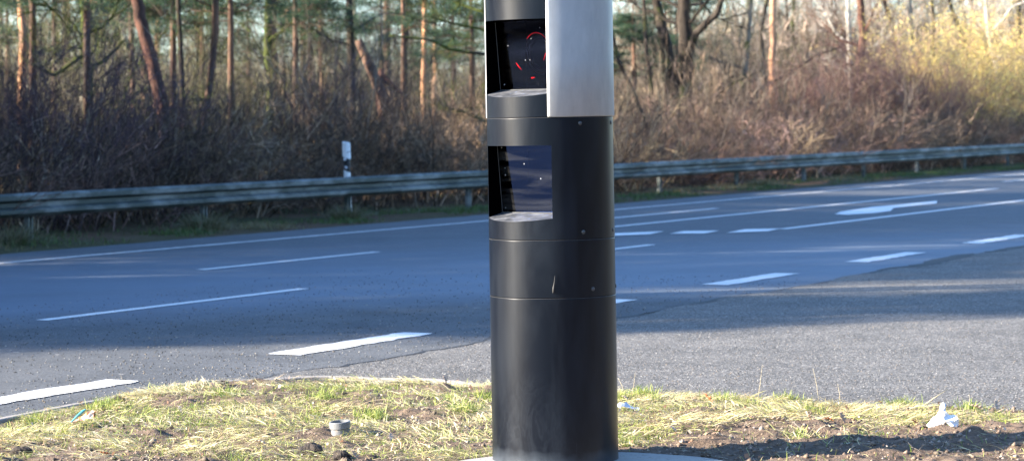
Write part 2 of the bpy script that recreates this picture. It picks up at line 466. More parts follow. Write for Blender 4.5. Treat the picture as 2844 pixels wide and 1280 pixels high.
def pal(n, cols, g, rep=1, jitter=0.25):
    c = np.array(cols)[g.integers(0, len(cols), n)] * g.uniform(1 - jitter, 1 + jitter, (n, 1))
    return np.repeat(c, rep, axis=0)

# ------------------------------------------------------------------ ground, roads
def sheet(name, pts, z, mat, kind='structure'):
    me = py_mesh(name, [(p[0], p[1], z) for p in pts], [tuple(range(len(pts)))])
    o = link(name, me, mat); tag(o, kind=kind); return o

sheet('ground', [(-700, -300), (700, -300), (700, 900), (-700, 900)], -0.06, M['litter'])
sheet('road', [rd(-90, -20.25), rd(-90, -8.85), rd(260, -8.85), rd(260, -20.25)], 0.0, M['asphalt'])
# the older side road joins along a ragged seam
sm = [(-90, -8.85)] + [(s, -8.86 + 0.05 * sin(s * 1.7) + 0.04 * sin(s * 4.3)) for s in np.arange(5, 45, 0.35)] + [(150, -8.85)]
sheet('side_road', [rd(s, n) for s, n in sm] + [rd(150, 12), rd(-90, 12)], 0.004, M['side_asphalt'])

# the seam: a broken, tar-dark joint between the two surfaces
Vs, Fs = [], []
ss = np.arange(9.0, 40, 0.05)
wv = vnoise(ss * 2.1, ss * 0 + 3, 5) * vnoise(ss * 0.55, ss * 0, 6)
for i, s in enumerate(ss):
    n0 = -8.86 + 0.05 * sin(s * 1.7) + 0.04 * sin(s * 4.3) + 0.10 * (float(vnoise(s * 5, 0.5, 7)) - 0.5) + 0.05 * (float(vnoise(s * 14, 0.5, 8)) - 0.5)
    wd = max(0.004, 0.11 * (wv[i] - 0.06) * (2.4 if s > 17 else 0.8))
    Vs += [rd(s, n0 - wd, 0.0065), rd(s, n0 + wd * 0.6, 0.0065)]
for i in range(len(ss) - 1): Fs.append((2 * i, 2 * i + 1, 2 * i + 3, 2 * i + 2))
tag(link('road_seam', py_mesh('road_seam', Vs, Fs), M['tar']), kind='structure')

# ------------------------------------------------------------------ road markings
def stripe(name, a, b, wd, mat, label, z=0.005, rag=0.0, group=None, ends=0.0, cat='road marking'):
    a = np.array(a[:2]); b = np.array(b[:2]); d = b - a; Ln = np.linalg.norm(d); d /= Ln; nn = np.array([d[1], -d[0]])
    k = max(2, int(Ln / 0.12) if rag else 2); V = []
    for i in range(k + 1):
        t = i / k
        p = a + d * Ln * t
        j1, j2 = (random.uniform(-rag, rag), random.uniform(-rag, rag)) if rag else (0, 0)
        l = p - nn * (wd / 2 + j1); r_ = p + nn * (wd / 2 + j2)
        V += [(*l, z), (*r_, z)]
    Fc = [(2 * i, 2 * i + 1, 2 * i + 3, 2 * i + 2) for i in range(k)]
    o = link(name, py_mesh(name, V, Fc), mat)
    return tag(o, label, cat, group)

def rdn(p, n):
    s, _ = to_rd(p); return rd(s, n)
# far edge line
tag(stripe('edge_line', rd(-60, -18.95), rd(200, -18.95), 0.13, M['paint_worn'], 'long worn white edge line along the far side by the guard rail', rag=0.012))
# lane line (left), then its solid part on the right
gl = 'thin white lane lines of the main road'
for a_, b_, n_, lb in ((gp(555, 750), gp(1040, 700), -15.93, 'thin white lane dash left of the pillar, nearer the guard rail'),
                       (gp(1500, 622), gp(1993, 579), -17.45, 'white lane dash just right of the pillar, closest to the far edge line'),
                       (gp(2785, 505), gp(3100, 478), -17.4, 'white lane dash at the right edge below the guard rail'),
                       (gp(110, 890), gp(835, 802), -13.2, 'long thin white dash left of the pillar between two others'),
                       (gp(1530, 713), gp(1808, 680), -13.4, 'short end of a thin white dash poking out right of the pillar')):
    stripe('lane_dash', rdn(a_, n_), rdn(b_, n_), 0.13, M['paint'], lb, group=gl, rag=0.004)
stripe('lane_line', rdn(gp(1480, 652), -16.1), rdn(gp(2781, 524), -16.0), 0.14, M['paint'], 'long solid white line right of the pillar running above the turn arrow', rag=0.004)
stripe('lane_line', rdn(gp(2179, 637), -13.4), rd(150, -13.4), 0.15, M['paint'], 'long solid white line right of the pillar running below the turn arrow', rag=0.004)
for q_, lb in ((((1560, 662), (1590, 656), (1713, 649), (1845, 643.6), (1805, 652), (1713, 656)), 'short wide white dash touching the right side of the pillar'),
               (((1859, 650.5), (1898, 643), (1998, 642), (1957, 650)), 'short wide white dash between its two neighbours right of the pillar'),
               (((2017, 648), (2069, 638), (2168, 636), (2132, 644)), 'short wide white dash joining the solid line under the turn arrow')):
    o = link('turn_lane_dash', py_mesh('turn_lane_dash', [(*gp(*p)[:2], 0.009) for p in q_], [tuple(range(len(q_)))]), M['paint'])
    tag(o, lb, 'road marking', 'wide dashes opening the turn lane')
ge = 'wide white dashes along the side road mouth'
for a_, b_, lb in (((-330, 1172), (300, 1055), 'wide white dash at the left edge just above the grass verge'),
                   ((770, 985), (1150, 925), 'thick white dash in the near foreground left of the pillar'),
                   ((1440, 881), (1755, 833), 'wide white dash mostly hidden behind the pillar, tip showing right'),
                   ((2000, 792), (2195, 760), 'wide white dash right of the pillar beside the cracked seam'),
                   ((2405, 729), (2560, 702), 'wide white dash further right on the blue-grey asphalt'),
                   ((2710, 677), (2850, 653), 'wide white dash at the right edge of the road'),
                   ((3040, 630), (3150, 612), 'wide white dash beyond the right edge')):
    if a_[0] > 2900: continue
    a2, b2 = gp(*a_), gp(*b_)
    if a_[0] < 0: a2, b2 = rdn(a2, -9.65), rdn(b2, -9.65)
    stripe('give_way_dash', rdn(a2, -9.66), rdn(b2, -9.66), 0.27, M['paint'], lb, z=0.0055, group=ge, rag=0.02)
ap = [(2318, 596), (2336, 589), (2423, 576), (2492, 570), (2602, 559), (2602, 566), (2552, 571), (2481, 579), (2474, 587), (2431, 593), (2354, 598)]
o = link('turn_arrow', py_mesh('turn_arrow', [(*gp(*p)[:2], 0.009) for p in ap], [tuple(range(len(ap)))]), M['paint'])
tag(o, 'white turn arrow painted between two solid lines on the right', 'road marking')

# ------------------------------------------------------------------ near verge
cx_ = np.array([-12, -7, -5, -3.6, -2.86, -2.57, -2.29, -1.98, -1.14, -0.51, -0.20, 0.62, 1.20, 1.97, 2.81, 4.0, 7.0, 12.0])
cy_ = np.array([0, 6.5, 9.8, 12.4, 13.85, 14.45, 15.2, 15.85, 16.12, 15.86, 15.62, 15.08, 14.82, 14.36, 14.03, 13.4, 12.2, 10.1])
def kerb_y(x):
    y = np.interp(x, cx_, cy_)
    return (np.interp(x - 0.15, cx_, cy_) + y + np.interp(x + 0.15, cx_, cy_)) / 3
def h_verge(x, y):
    d = np.clip(kerb_y(x) - y, 0, 1)
    h = 0.010 + 0.022 * np.clip(d / 0.6, 0, 1)
    h = h + 0.04 * (vnoise(x * 1.1, y * 1.1, 1) - 0.5) * np.clip(d / 0.5, 0, 1)
    cl = vnoise(x * 7, y * 7, 2) ** 2 * 0.05 + (vnoise(x * 19, y * 19, 3) - 0.5) * 0.022 + (vnoise(x * 41, y * 41, 4) - 0.5) * 0.010
    b = bare(x, y)
    h = h + cl * (0.35 + 0.45 * b) * np.clip(d / 0.15, 0.2, 1)
    # trodden level round the pad
    r = np.hypot(x - 0.33, y - 11.65)
    k = np.clip((r - 0.77) / 0.3, 0, 1)
    return h * k + (0.018 + 0.15 * cl) * (1 - k) - 0.02 * (r < 0.66)
def bare(x, y):
    """0 grass ... 1 bare soil"""
    n = vnoise(x * 1.9, y * 2.6, 11) * 0.6 + vnoise(x * 5, y * 6, 12) * 0.4
    t = 0.365 + 0.42 * np.clip((13.55 - y) / 1.1, 0, 1) * np.clip((x - 0.1) / 1.2, 0, 1) + 0.25 * np.clip((12.9 - y) / 0.8, 0, 1)
    k = kerb_y(x)
    t = t + 0.22 * np.exp(-((k - y - 0.12) / 0.16) ** 2) * (x < -0.7) * 1.5
    return np.clip((t - n) * 4 + 0.5, 0, 1)

def grid_mesh(name, xs, ys, hf, keep=None):
    X, Y = np.meshgrid(xs, ys); Z = hf(X, Y)
    V = np.stack([X, Y, Z], -1).reshape(-1, 3)
    nx, ny = len(xs), len(ys)
    i = (np.arange(ny - 1)[:, None] * nx + np.arange(nx - 1)[None]).ravel()
    Fc = np.stack([i, i + 1, i + nx + 1, i + nx], 1)
    if keep is not None:
        c = V[Fc].mean(1); Fc = Fc[keep(c[:, 0], c[:, 1])]
        used = np.unique(Fc); mp = -np.ones(len(V), int); mp[used] = np.arange(len(used)); V = V[used]; Fc = mp[Fc]
    return np_mesh(name, V, Fc, 4, True)
# fine sheet: columns follow the kerb line so the edge is clean
def verge_mesh(x0, x1, dx, y0, ny):
    xs = np.arange(x0, x1, dx)
    k = kerb_y(xs) - 0.03
    t = np.linspace(0, 1, ny)
    X = np.repeat(xs[None], ny, 0); Y = y0 + (k - y0)[None] * t[:, None]
    Z = h_verge(X, Y)
    V = np.stack([X, Y, Z], -1).reshape(-1, 3); nx = len(xs)
    i = (np.arange(ny - 1)[:, None] * nx + np.arange(nx - 1)[None]).ravel()
    return V, np.stack([i, i + 1, i + nx + 1, i + nx], 1)
V1, F1 = verge_mesh(-3.9, 4.4, 0.016, 11.3, 300)
V2, F2 = verge_mesh(-11.9, -3.88, 0.08, -8.0, 180)
V3, F3 = verge_mesh(4.38, 12.0, 0.08, -8.0, 180)
xs = np.arange(-3.9, 4.4, 0.08); ys = np.linspace(-8, 11.3, 180)
X, Y = np.meshgrid(xs, ys); V4 = np.stack([X, Y, h_verge(X, Y)], -1).reshape(-1, 3)
i = (np.arange(len(ys) - 1)[:, None] * len(xs) + np.arange(len(xs) - 1)[None]).ravel(); F4 = np.stack([i, i + 1, i + len(xs) + 1, i + len(xs)], 1)
Vv = [V1, V2, V3, V4]; off = np.cumsum([0] + [len(v) for v in Vv])
tag(link('verge_soil', np_mesh('verge_soil', np.concatenate(Vv), np.concatenate([f + o for f, o in zip((F1, F2, F3, F4), off)]), 4, True), M['soil']), kind='structure')

# flush concrete edging
Vk, Fk = [], []
kx = np.concatenate([np.arange(-9, -3, 0.3), np.arange(-3, 4.4, 0.08), np.arange(4.5, 11.9, 0.3)])
for i, x in enumerate(kx):
    y = float(kerb_y(x)); e = 0.01; t = np.array([2 * e, float(kerb_y(x + e) - kerb_y(x - e))]); t /= np.linalg.norm(t); nn = np.array([-t[1], t[0]])
    z = 0.030 - 0.018 * min(1, max(0, (x + 0.4) * 1.5)) + 0.004 * sin(x * 9) + random.uniform(-.0015, .0015)
    o1 = np.array([x, y]) - nn * 0.028; o2 = np.array([x, y]) + nn * 0.034
    Vk += [(*o1, -0.03), (*o1, z), (*(o1 + nn * 0.006), z + 0.006), (*(o2 - nn * 0.008), z + 0.005), (*o2, z - 0.004), (*o2, 0.0)]
for i in range(len(kx) - 1):
    for k in range(5): Fk.append((6 * i + k, 6 * i + k + 1, 6 * i + 7 + k, 6 * i + 6 + k))
tag(link('kerb', py_mesh('kerb', Vk, Fk, False), M['concrete']), kind='structure')

# ------------------------------------------------------------------ grass on the near verge
def blades(root, L, wd, lean, azi, droop, cols, g):
    """curved ribbons: 3 segments"""
    n = len(root); V = np.empty((n, 7, 3)); p = root.copy(); el = lean.copy()
    side = np.stack([-np.sin(azi), np.cos(azi), np.zeros(n)], 1)
    tw = g.uniform(-0.7, 0.7, n)
    side = side * np.cos(tw)[:, None]; side[:, 2] += np.sin(tw) 
    for k in range(4):
        ww = wd * (1.0, 0.9, 0.65, 0.0)[k] / 2
        if k < 3:
            V[:, 2 * k] = p - side * ww[:, None]; V[:, 2 * k + 1] = p + side * ww[:, None]
            d = np.stack([np.cos(azi) * np.cos(el), np.sin(azi) * np.cos(el), np.sin(el)], 1)
            p = p + d * (L / 3)[:, None]; el = el - droop; azi = azi + g.normal(size=n) * 0.25
        else: V[:, 6] = p
    q = np.array([[0, 1, 3, 2], [2, 3, 5, 4], [4, 5, 6, 6]])
    tri = np.array([[0, 1, 3], [0, 3, 2], [2, 3, 5], [2, 5, 4], [4, 5, 6]])
    Fc = ((np.arange(n) * 7)[:, None, None] + tri[None]).reshape(-1, 3)
    return V.reshape(-1, 3), Fc, np.repeat(cols, 7, axis=0)

GREEN = [(0.20, 0.27, 0.05), (0.28, 0.33, 0.07), (0.36, 0.40, 0.11), (0.10, 0.17, 0.04), (0.42, 0.44, 0.14)]
STRAW = [(0.60, 0.53, 0.28), (0.68, 0.58, 0.36), (0.50, 0.47, 0.20), (0.56, 0.43, 0.26), (0.44, 0.47, 0.17), (0.72, 0.65, 0.45)]
def grass_set(N, x0, x1, y0, g, y1=None):
    x = g.uniform(x0, x1, N); yy = kerb_y(x)
    y = y0 + (np.minimum(yy, y1 if y1 else 99) - 0.015 - y0) * g.uniform(0, 1, N)
    b = bare(x, y)
    rpad = np.hypot(x - 0.33, y - 11.65)
    keep = (g.uniform(0, 1, N) > b ** 0.7 * 0.97) & (rpad > 0.77)
    x, y = x[keep], y[keep]; n = len(x)
    greenness = vnoise(x * 1.6, y * 2.0, 21) * 0.65 + vnoise(x * 6, y * 7, 22) * 0.35
    d = kerb_y(x) - y
    greenness = greenness - 0.22 * np.exp(-(d / 0.35) ** 2)
    isg = g.uniform(0.27, 0.94, n) < greenness
    cols = np.where(isg[:, None], pal(n, GREEN, g), pal(n, STRAW, g))
    # upright green, flattened straw
    L = np.where(isg, g.uniform(0.025, 0.06, n), g.uniform(0.04, 0.12, n))
    lean = np.where(isg, g.uniform(0.25, 1.35, n), g.uniform(0.0, 0.55, n))
    droop = np.where(isg, g.uniform(0.05, 0.5, n), g.uniform(0.0, 0.35, n))
    wd = g.uniform(0.0022, 0.0050, n)
    root = np.stack([x, y, h_verge(x, y) + np.where(isg, -0.004, g.uniform(0.0, 0.018, n))], 1)
    azi = g.uniform(0, 2 * pi, n)
    azi = np.where(isg, azi, azi * 0.35 + vnoise(x * 2, y * 2, 31) * 6)
    return blades(root, L, wd, lean, azi, droop, cols, g)
G1 = grass_set(125000, -3.7, 4.0, 11.6, rng)
G2 = grass_set(26000, -6, 7, 4.0, rng, 11.6)
# tufts
tc = [(1785, 1122, 230), (2190, 1120, 200), (1030, 1180, 260), (1290, 1165, 200), (2480, 1118, 200), (620, 1120, 160), (300, 1150, 150), (900, 1130, 160), (2700, 1150, 120), (1350, 1120, 150), (100, 1180, 150), (2010, 1135, 120)]
TX, TY = [], []
for x, y, n in tc:
    p = gp(x, y); TX.append(p[0] + rng.normal(size=n) * 0.045); TY.append(p[1] + rng.normal(size=n) * 0.07)
for _ in range(45):
    x = rng.uniform(-3.4, 3.6); y = rng.uniform(12.6, kerb_y(x) - 0.1)
    if bare(np.array(x), np.array(y)) < 0.5:
        n = rng.integers(25, 70); TX.append(x + rng.normal(size=n) * 0.025); TY.append(y + rng.normal(size=n) * 0.03)
x = np.concatenate(TX); y = np.minimum(np.concatenate(TY), kerb_y(np.concatenate(TX)) - 0.01); n = len(x)
G3 = blades(np.stack([x, y, h_verge(x, y) - 0.004], 1), rng.uniform(0.04, 0.095, n), rng.uniform(0.003, 0.0055, n), rng.uniform(0.6, 1.5, n), rng.uniform(0, 2 * pi, n), rng.uniform(0.05, 0.45, n), pal(n, GREEN, rng), rng)
def merge(parts):
    o = 0; V, Fc, C = [], [], []
    for a_ in parts:
        V.append(a_[0]); Fc.append(a_[1] + o); o += len(a_[0])
        if len(a_) > 2: C.append(a_[2])
    return np.concatenate(V), np.concatenate(Fc), (np.concatenate(C) if C else None)
V, Fc, C = merge([G1, G2, G3])
tag(link('grass', np_mesh('grass', V, Fc, 3, False, C), M['grass']), kind='stuff')

# loose grit on the asphalt and small crumbs of soil on the verge
def stones(x, y, z, r, cols, g):
    n = len(x); t = np.array([[1, 0, 0], [-1, 0, 0], [0, 1, 0], [0, -1, 0], [0, 0, 1], [0, 0, -1]], float)
    V = t[None] * g.uniform(0.6, 1.2, (n, 6, 1)) * r[:, None, None]; V[:, :, 2] *= 0.75
    a_ = g.uniform(0, 2 * pi, n); ca, sa = np.cos(a_)[:, None], np.sin(a_)[:, None]
    X_, Y_ = V[:, :, 0] * ca - V[:, :, 1] * sa, V[:, :, 0] * sa + V[:, :, 1] * ca
    V[:, :, 0] = X_ + x[:, None]; V[:, :, 1] = Y_ + y[:, None]; V[:, :, 2] += z[:, None] + r[:, None] * 0.4
    f = np.array([[0, 2, 4], [2, 1, 4], [1, 3, 4], [3, 0, 4], [2, 0, 5], [1, 2, 5], [3, 1, 5], [0, 3, 5]])
    return V.reshape(-1, 3), ((np.arange(n) * 6)[:, None, None] + f[None]).reshape(-1, 3), np.repeat(cols, 6, axis=0)
n = 130000
gx = rng.uniform(-5.5, 7.5, n); gy = kerb_y(gx) + 0.04 + 12.0 * rng.uniform(0, 1, n) ** 1.5
kk = (np.abs(gx) < 0.235 * gy) & (rng.uniform(0, 1, n) < np.clip(1.4 - (gy - 14) / 11, 0.1, 1))
sN = gx * sin(TH) + gy * cos(TH); nN = gx * cos(TH) - gy * sin(TH)
kk &= (nN > -8.8) | (rng.uniform(0, 1, n) < 0.16)
gx, gy = gx[kk], gy[kk]; n = len(gx)
rr_ = rng.uniform(0.003, 0.0085, n)
S1 = stones(gx, gy, 0.004 - rr_ * 0.55, rr_, pal(n, [(0.10, 0.096, 0.09)] * 5 + [(0.04, 0.04, 0.04)] * 6 + [(0.19, 0.18, 0.17)] * 4 + [(0.29, 0.28, 0.26)] * 2 + [(0.22, 0.17, 0.12)], rng), rng)
m1 = 500; lx = rng.uniform(-5, 7, m1); ly = kerb_y(lx) + 0.05 + rng.gamma(2.0, 1.3, m1)
S1b = stones(lx, ly, np.full(m1, 0.004), rng.uniform(0.002, 0.0055, m1), pal(m1, [(0.30, 0.28, 0.26), (0.4, 0.38, 0.36)], rng), rng)
S1 = merge([S1, S1b])
tag(link('grit', np_mesh('grit', S1[0], S1[1], 3, False, S1[2]), M['grit']), kind='stuff')
n = 9000
gx = rng.uniform(-3.5, 3.8, n); gy = rng.uniform(11.7, 14.2, n); bb = bare(gx, gy); kk = (rng.uniform(0, 1, n) < bb * 0.9 + 0.05) & (np.hypot(gx - .33, gy - 11.65) > .72)
gx, gy = gx[kk], gy[kk]; n = len(gx)
S2 = stones(gx, gy, h_verge(gx, gy) - 0.004, rng.gamma(2.5, 0.0028, n) + 0.002, pal(n, [(0.14, 0.10, 0.075), (0.20, 0.145, 0.105), (0.09, 0.07, 0.05), (0.17, 0.125, 0.09), (0.27, 0.22, 0.18)], rng), rng)
tag(link('soil_crumbs', np_mesh('soil_crumbs', S2[0], S2[1], 3, False, S2[2]), M['grit']), kind='stuff')

n = 1900
lx = rng.uniform(-3.6, 3.9, n); ly = 11.8 + (kerb_y(lx) - 11.85) * rng.uniform(0, 1, n)
kk = np.hypot(lx - .33, ly - 11.65) > .8; lx, ly = lx[kk], ly[kk]; n = len(lx)
V, Fc = leaf_geo(np.stack([lx, ly, h_verge(lx, ly) + rng.uniform(0.004, 0.028, n)], 1), rng.gamma(3, 0.0042, n) + .004, rng.gamma(3, 0.003, n) + .004, rng, np.array([0, 0, 0.15]), 0.7)
tag(link('leaf_crumbs', np_mesh('leaf_crumbs', V, Fc, 4, False, np.repeat(pal(n, [(0.46, 0.33, 0.25), (0.34, 0.20, 0.13), (0.55, 0.45, 0.38), (0.20, 0.12, 0.08), (0.12, 0.09, 0.07)], rng), 4, axis=0)), M['leafcol']), kind='stuff')

# ------------------------------------------------------------------ pad and camera pillar
PC = np.array([0.190, 12.15]); PR = 0.297
mb = MB(); K = 72; Vd = []
for (r_, z_) in ((0.75, -0.05), (0.75, 0.022), (0.742, 0.032), (0.72, 0.036)):
    for k in range(K):
        q = 2 * pi * k / K; rr = r_ * (1 + 0.014 * sin(3 * q + 1) + 0.008 * sin(11 * q) + random.uniform(-.006, .006))
        Vd.append((rr * cos(q), rr * sin(q), z_))
Fd = [(j * K + k, j * K + (k + 1) % K, (j + 1) * K + (k + 1) % K, (j + 1) * K + k) for j in range(3) for k in range(K)] + [tuple(3 * K + k for k in range(K))]
o = link('concrete_pad', py_mesh('concrete_pad', Vd, Fd), M['pad'], loc=(0.33, 11.65, 0))
tag(o, 'round pale concrete pad in the soil under the black camera pillar', 'concrete pad')

P = empty('camera_pillar', (PC[0], PC[1], 0.036), 'tall black cylindrical traffic camera pillar with two windows and a silver sleeve', 'camera pillar')
P.rotation_euler = (0, R(-0.40), 0)
ZB = 0.036
def cyl(z0, z1, r, a0=-180, a1=180, step=3, win=None, bev=0.0016, thick=None):
    """shell of a cylinder; az 0 faces the road side viewer, positive to the right. win=(az0,az1,zbot(az),ztop)"""
    az = set(np.round(np.arange(a0, a1 + 0.01, step), 3))
    if win: az |= {win[0], win[1]}
    az = sorted(az); full = (a1 - a0) >= 359.9
    rings = [(z0, r - bev), (z0 + bev, r), (z0 + bev + 0.0015, r)]
    nz = 14
    zs = [z0 + bev + (z1 - z0 - 2 * bev) * i / nz for i in range(1, nz)]
    if win: zs = sorted([z for z in zs if abs(z - win[3]) > .012] + [win[3], win[4]])
    rings += [(z, r) for z in zs] + [(z1 - bev - 0.0015, r), (z1 - bev, r), (z1, r - bev)]
    m = MB(); V = []
    for (z, rr) in rings:
        for a_ in az:
            zz = z
            if win and abs(z - win[4]) < 1e-9 and win[0] <= a_ <= win[1]: zz = win[2](a_)
            V.append((rr * sin(R(a_)), -rr * cos(R(a_)), zz - ZB))
    n = len(az); Fc = []
    for j in range(len(rings) - 1):
        for k in range(n - 1):
            if win and az[k] >= win[0] - 1e-6 and az[k + 1] <= win[1] + 1e-6 and rings[j][0] >= win[4] - 1e-9 and rings[j + 1][0] <= win[3] + 1e-9: continue
            Fc.append((j * n + k, j * n + k + 1, (j + 1) * n + k + 1, (j + 1) * n + k))
    m.add(V, Fc)
    return m, az, n, len(rings)
AW = -42.0; HW = 42.0
def housing(name, z0, z1, zt, zb_back, mglass, red):
    g_t, g_b = PR * cos(R(HW)) - 0.068, PR * cos(R(HW)) - 0.098
    nrm = np.array([sin(R(AW)), -cos(R(AW))]); tan_ = np.array([cos(R(AW)), sin(R(AW))])
    def zs(a_):
        dist = PR * cos(R(a_ - AW)); return zb_back - 0.20 * (dist - g_b)
    wb = zb_back - 0.035
    m, az, n, nr = cyl(z0, z1, PR, win=(AW - HW, AW + HW, zs, zt, wb))
    h = link(name, m.mesh(name, True), M['black'], P)
    hwid = PR * sin(R(HW))
    # window surround: sill, jambs, lintel
    sm_ = MB()
    aa = [a_ for a_ in az if AW - HW - 1e-6 <= a_ <= AW + HW + 1e-6]
    V = []
    for a_ in aa:
        o_ = np.array([PR * sin(R(a_)), -PR * cos(R(a_))]); tt = o_ @ tan_
        i_ = nrm * g_b + tan_ * tt
        V += [(*o_, zs(a_) - ZB), (*i_, zb_back - ZB)]
    sm_.add(V, [(2 * k, 2 * k + 2, 2 * k + 3, 2 * k + 1) for k in range(len(aa) - 1)])
    link('window_sill', sm_.mesh('window_sill'), M['sill'], h)
    jm = MB()
    V = []
    for a_ in aa:
        o_ = np.array([PR * sin(R(a_)), -PR * cos(R(a_))]); tt = o_ @ tan_
        i_ = nrm * g_t + tan_ * tt
        V += [(*o_, zt - ZB), (*i_, zt - ZB)]
    jm.add(V, [(2 * k, 2 * k + 1, 2 * k + 3, 2 * k + 2) for k in range(len(aa) - 1)])
    for sgn, a_ in ((-1, AW - HW), (1, AW + HW)):
        o_ = np.array([PR * sin(R(a_)), -PR * cos(R(a_))])
        it = nrm * g_t + tan_ * sgn * hwid; ib = nrm * g_b + tan_ * sgn * hwid
        jm.add([(*o_, zs(a_) - ZB), (*ib, zb_back - ZB), (*it, zt - ZB), (*o_, zt - ZB)], [(0, 1, 2, 3)])
    # dark box behind the pane
    bk = nrm * (g_b - 0.14)
    B = [nrm * g_b - tan_ * hwid, nrm * g_b + tan_ * hwid, bk + tan_ * hwid * 0.8, bk - tan_ * hwid * 0.8]
    Tn = [nrm * g_t - tan_ * hwid, nrm * g_t + tan_ * hwid, bk + tan_ * hwid * 0.8, bk - tan_ * hwid * 0.8]
    V = [(*b, zb_back - ZB) for b in B] + [(*b, zt - ZB) for b in Tn]
    jm.add(V, [(0, 3, 2, 1), (4, 5, 6, 7), (1, 2, 6, 5), (2, 3, 7, 6), (3, 0, 4, 7)])
    link('window_recess', jm.mesh('window_recess'), M['inner'], h)
    # pane
    gm = MB()
    e = 0.004
    q = [(*(nrm * (g_b + e) - tan_ * (hwid - e)), zb_back + .001 - ZB), (*(nrm * (g_b + e) + tan_ * (hwid - e)), zb_back + .001 - ZB),
         (*(nrm * (g_t + e) + tan_ * (hwid - e)), zt - .001 - ZB), (*(nrm * (g_t + e) - tan_ * (hwid - e)), zt - .001 - ZB)]
    gm.add(q, [(0, 1, 2, 3)])
    link('glass_pane', gm.mesh('glass_pane'), mglass, h)
    # pale bead along the left side and foot of the pane
    bd = MB(); q2 = [np.array(v) + np.array([*nrm, 0]) * 0.002 for v in q]
    bd.tube([q2[3], q2[0]], [0.0016, 0.0016], 6); bd.tube([q2[0], q2[1]], [0.0022, 0.0022], 6)
    link('pane_bead', bd.mesh('pane_bead'), M['edge'], h)
    if red:  # red tubes put in as modelled reflections behind the pane
        def on(u, v, depth):
            """point behind the pane: u -1..1 across, v 0..1 up"""
            g_ = g_b + (g_t - g_b) * v - depth
            return np.array([*(nrm * g_ + tan_ * hwid * u), zb_back + (zt - zb_back) * v - ZB])
        lr = MB()
        ang = np.linspace(R(45), R(135), 14)
        lr.tube([on(0.12 + 0.42 * cos(t), 0.52 + 0.30 * sin(t), 0.03) for t in ang], [0.0006 + 0.0019 * sin((t - R(45)) / R(90) * pi) for t in ang], 6)
        link('reflection_arc', lr.mesh('reflection_arc', True), M['red'], h)
        lr = MB()
        ang = np.linspace(R(40), R(120), 10)
        lr.tube([on(-0.58, 0.40, 0.03), on(-0.50, 0.34, 0.03), on(-0.42, 0.29, 0.03)], [0.0016, 0.0032, 0.0014], 6)
        lr.tube([on(0.70, 0.30, 0.03), on(0.71, 0.39, 0.03)], [0.0052, 0.0046], 6)
        lr.tube([on(0.30, 0.42, 0.03), on(0.38, 0.52, 0.03)], [0.0012, 0.002], 6)
        lr.tube([on(-0.12, 0.17, 0.03), on(-0.02, 0.175, 0.03)], [0.0036, 0.002], 6)
        lr.tube([on(0.45, 0.12, 0.03), on(0.74, 0.13, 0.03)], [0.0012, 0.003], 6)
        link('reflection_glint', lr.mesh('reflection_glint', True), M['red'], h)
        ln = MB()
        for rr_, dp in ((0.40, 0.045), (0.30, 0.05)):
            ang = np.linspace(0, 2 * pi, 33)
            ln.tube([on(0.12 + rr_ * cos(t), 0.52 + rr_ * 0.72 * sin(t), dp) for t in ang], [0.006] * 33, 8)
        link('lens_barrel', ln.mesh('lens_barrel', True), M['lens'], h)
    return h
base = link('base_section', cyl(-0.05, 0.8055, PR)[0].mesh('base_section', True), M['black'], P)
ring = link('ring_section', cyl(0.8085, 1.0735, PR)[0].mesh('ring_section', True), M['black'], P)
lowh = housing('lower_housing', 1.0765, 1.6385, 1.512, 1.196, M['glass_low'], False)
uph = housing('upper_housing', 1.6415, 2.36, 2.096, 1.772, M['glass_up'], True)
link('top_section', cyl(2.363, 2.92, PR)[0].mesh('top_section', True), M['black'], P)
tp = MB(); K = 96
V = []
for r_, z_ in ((PR - 0.004, 2.923), (PR + 0.004, 2.93), (PR + 0.004, 2.965), (PR - 0.02, 2.985)):
    V += [(r_ * cos(2 * pi * k / K), r_ * sin(2 * pi * k / K), z_ - ZB) for k in range(K)]
tp.add(V, [(j * K + k, j * K + (k + 1) % K, (j + 1) * K + (k + 1) % K, (j + 1) * K + k) for j in range(3) for k in range(K)] + [tuple(3 * K + k for k in range(K)), tuple(range(K - 1, -1, -1))])
link('top_cap', tp.mesh('top_cap', False), M['black'], P)
# inner core so that the joints read dark, with thin grey lips
core = MB(); V = []
for z_ in (0.036, 2.9): V += [((PR - 0.014) * cos(2 * pi * k / K), (PR - 0.014) * sin(2 * pi * k / K), z_ - ZB) for k in range(K)]
for nm, z_, r_ in (('joint_lip', 0.8065, PR + 0.0002), ('joint_lip', 1.0745, PR + 0.0002), ('joint_lip', 1.6395, PR + 0.0002)):
    t = MB(); ang = np.linspace(0, 2 * pi, 97)
    t.tube([(r_ * 0.997 * cos(q), r_ * 0.997 * sin(q), z_ - ZB) for q in ang], [0.0008] * 97, 6)
    link(nm, t.mesh(nm, True), M['edge'], P)
for za, zb_ in ((0.80, 0.815), (1.068, 1.082), (1.633, 1.647), (2.355, 2.37)):
    t = MB(); V = []
    for z_ in (za, zb_): V += [((PR - 0.006) * cos(2 * pi * k / K), (PR - 0.006) * sin(2 * pi * k / K), z_ - ZB) for k in range(K)]
    t.add(V, [(k, (k + 1) % K, K + (k + 1) % K, K + k) for k in range(K)])
    link('joint_gasket', t.mesh('joint_gasket', True), M['inner'], P)
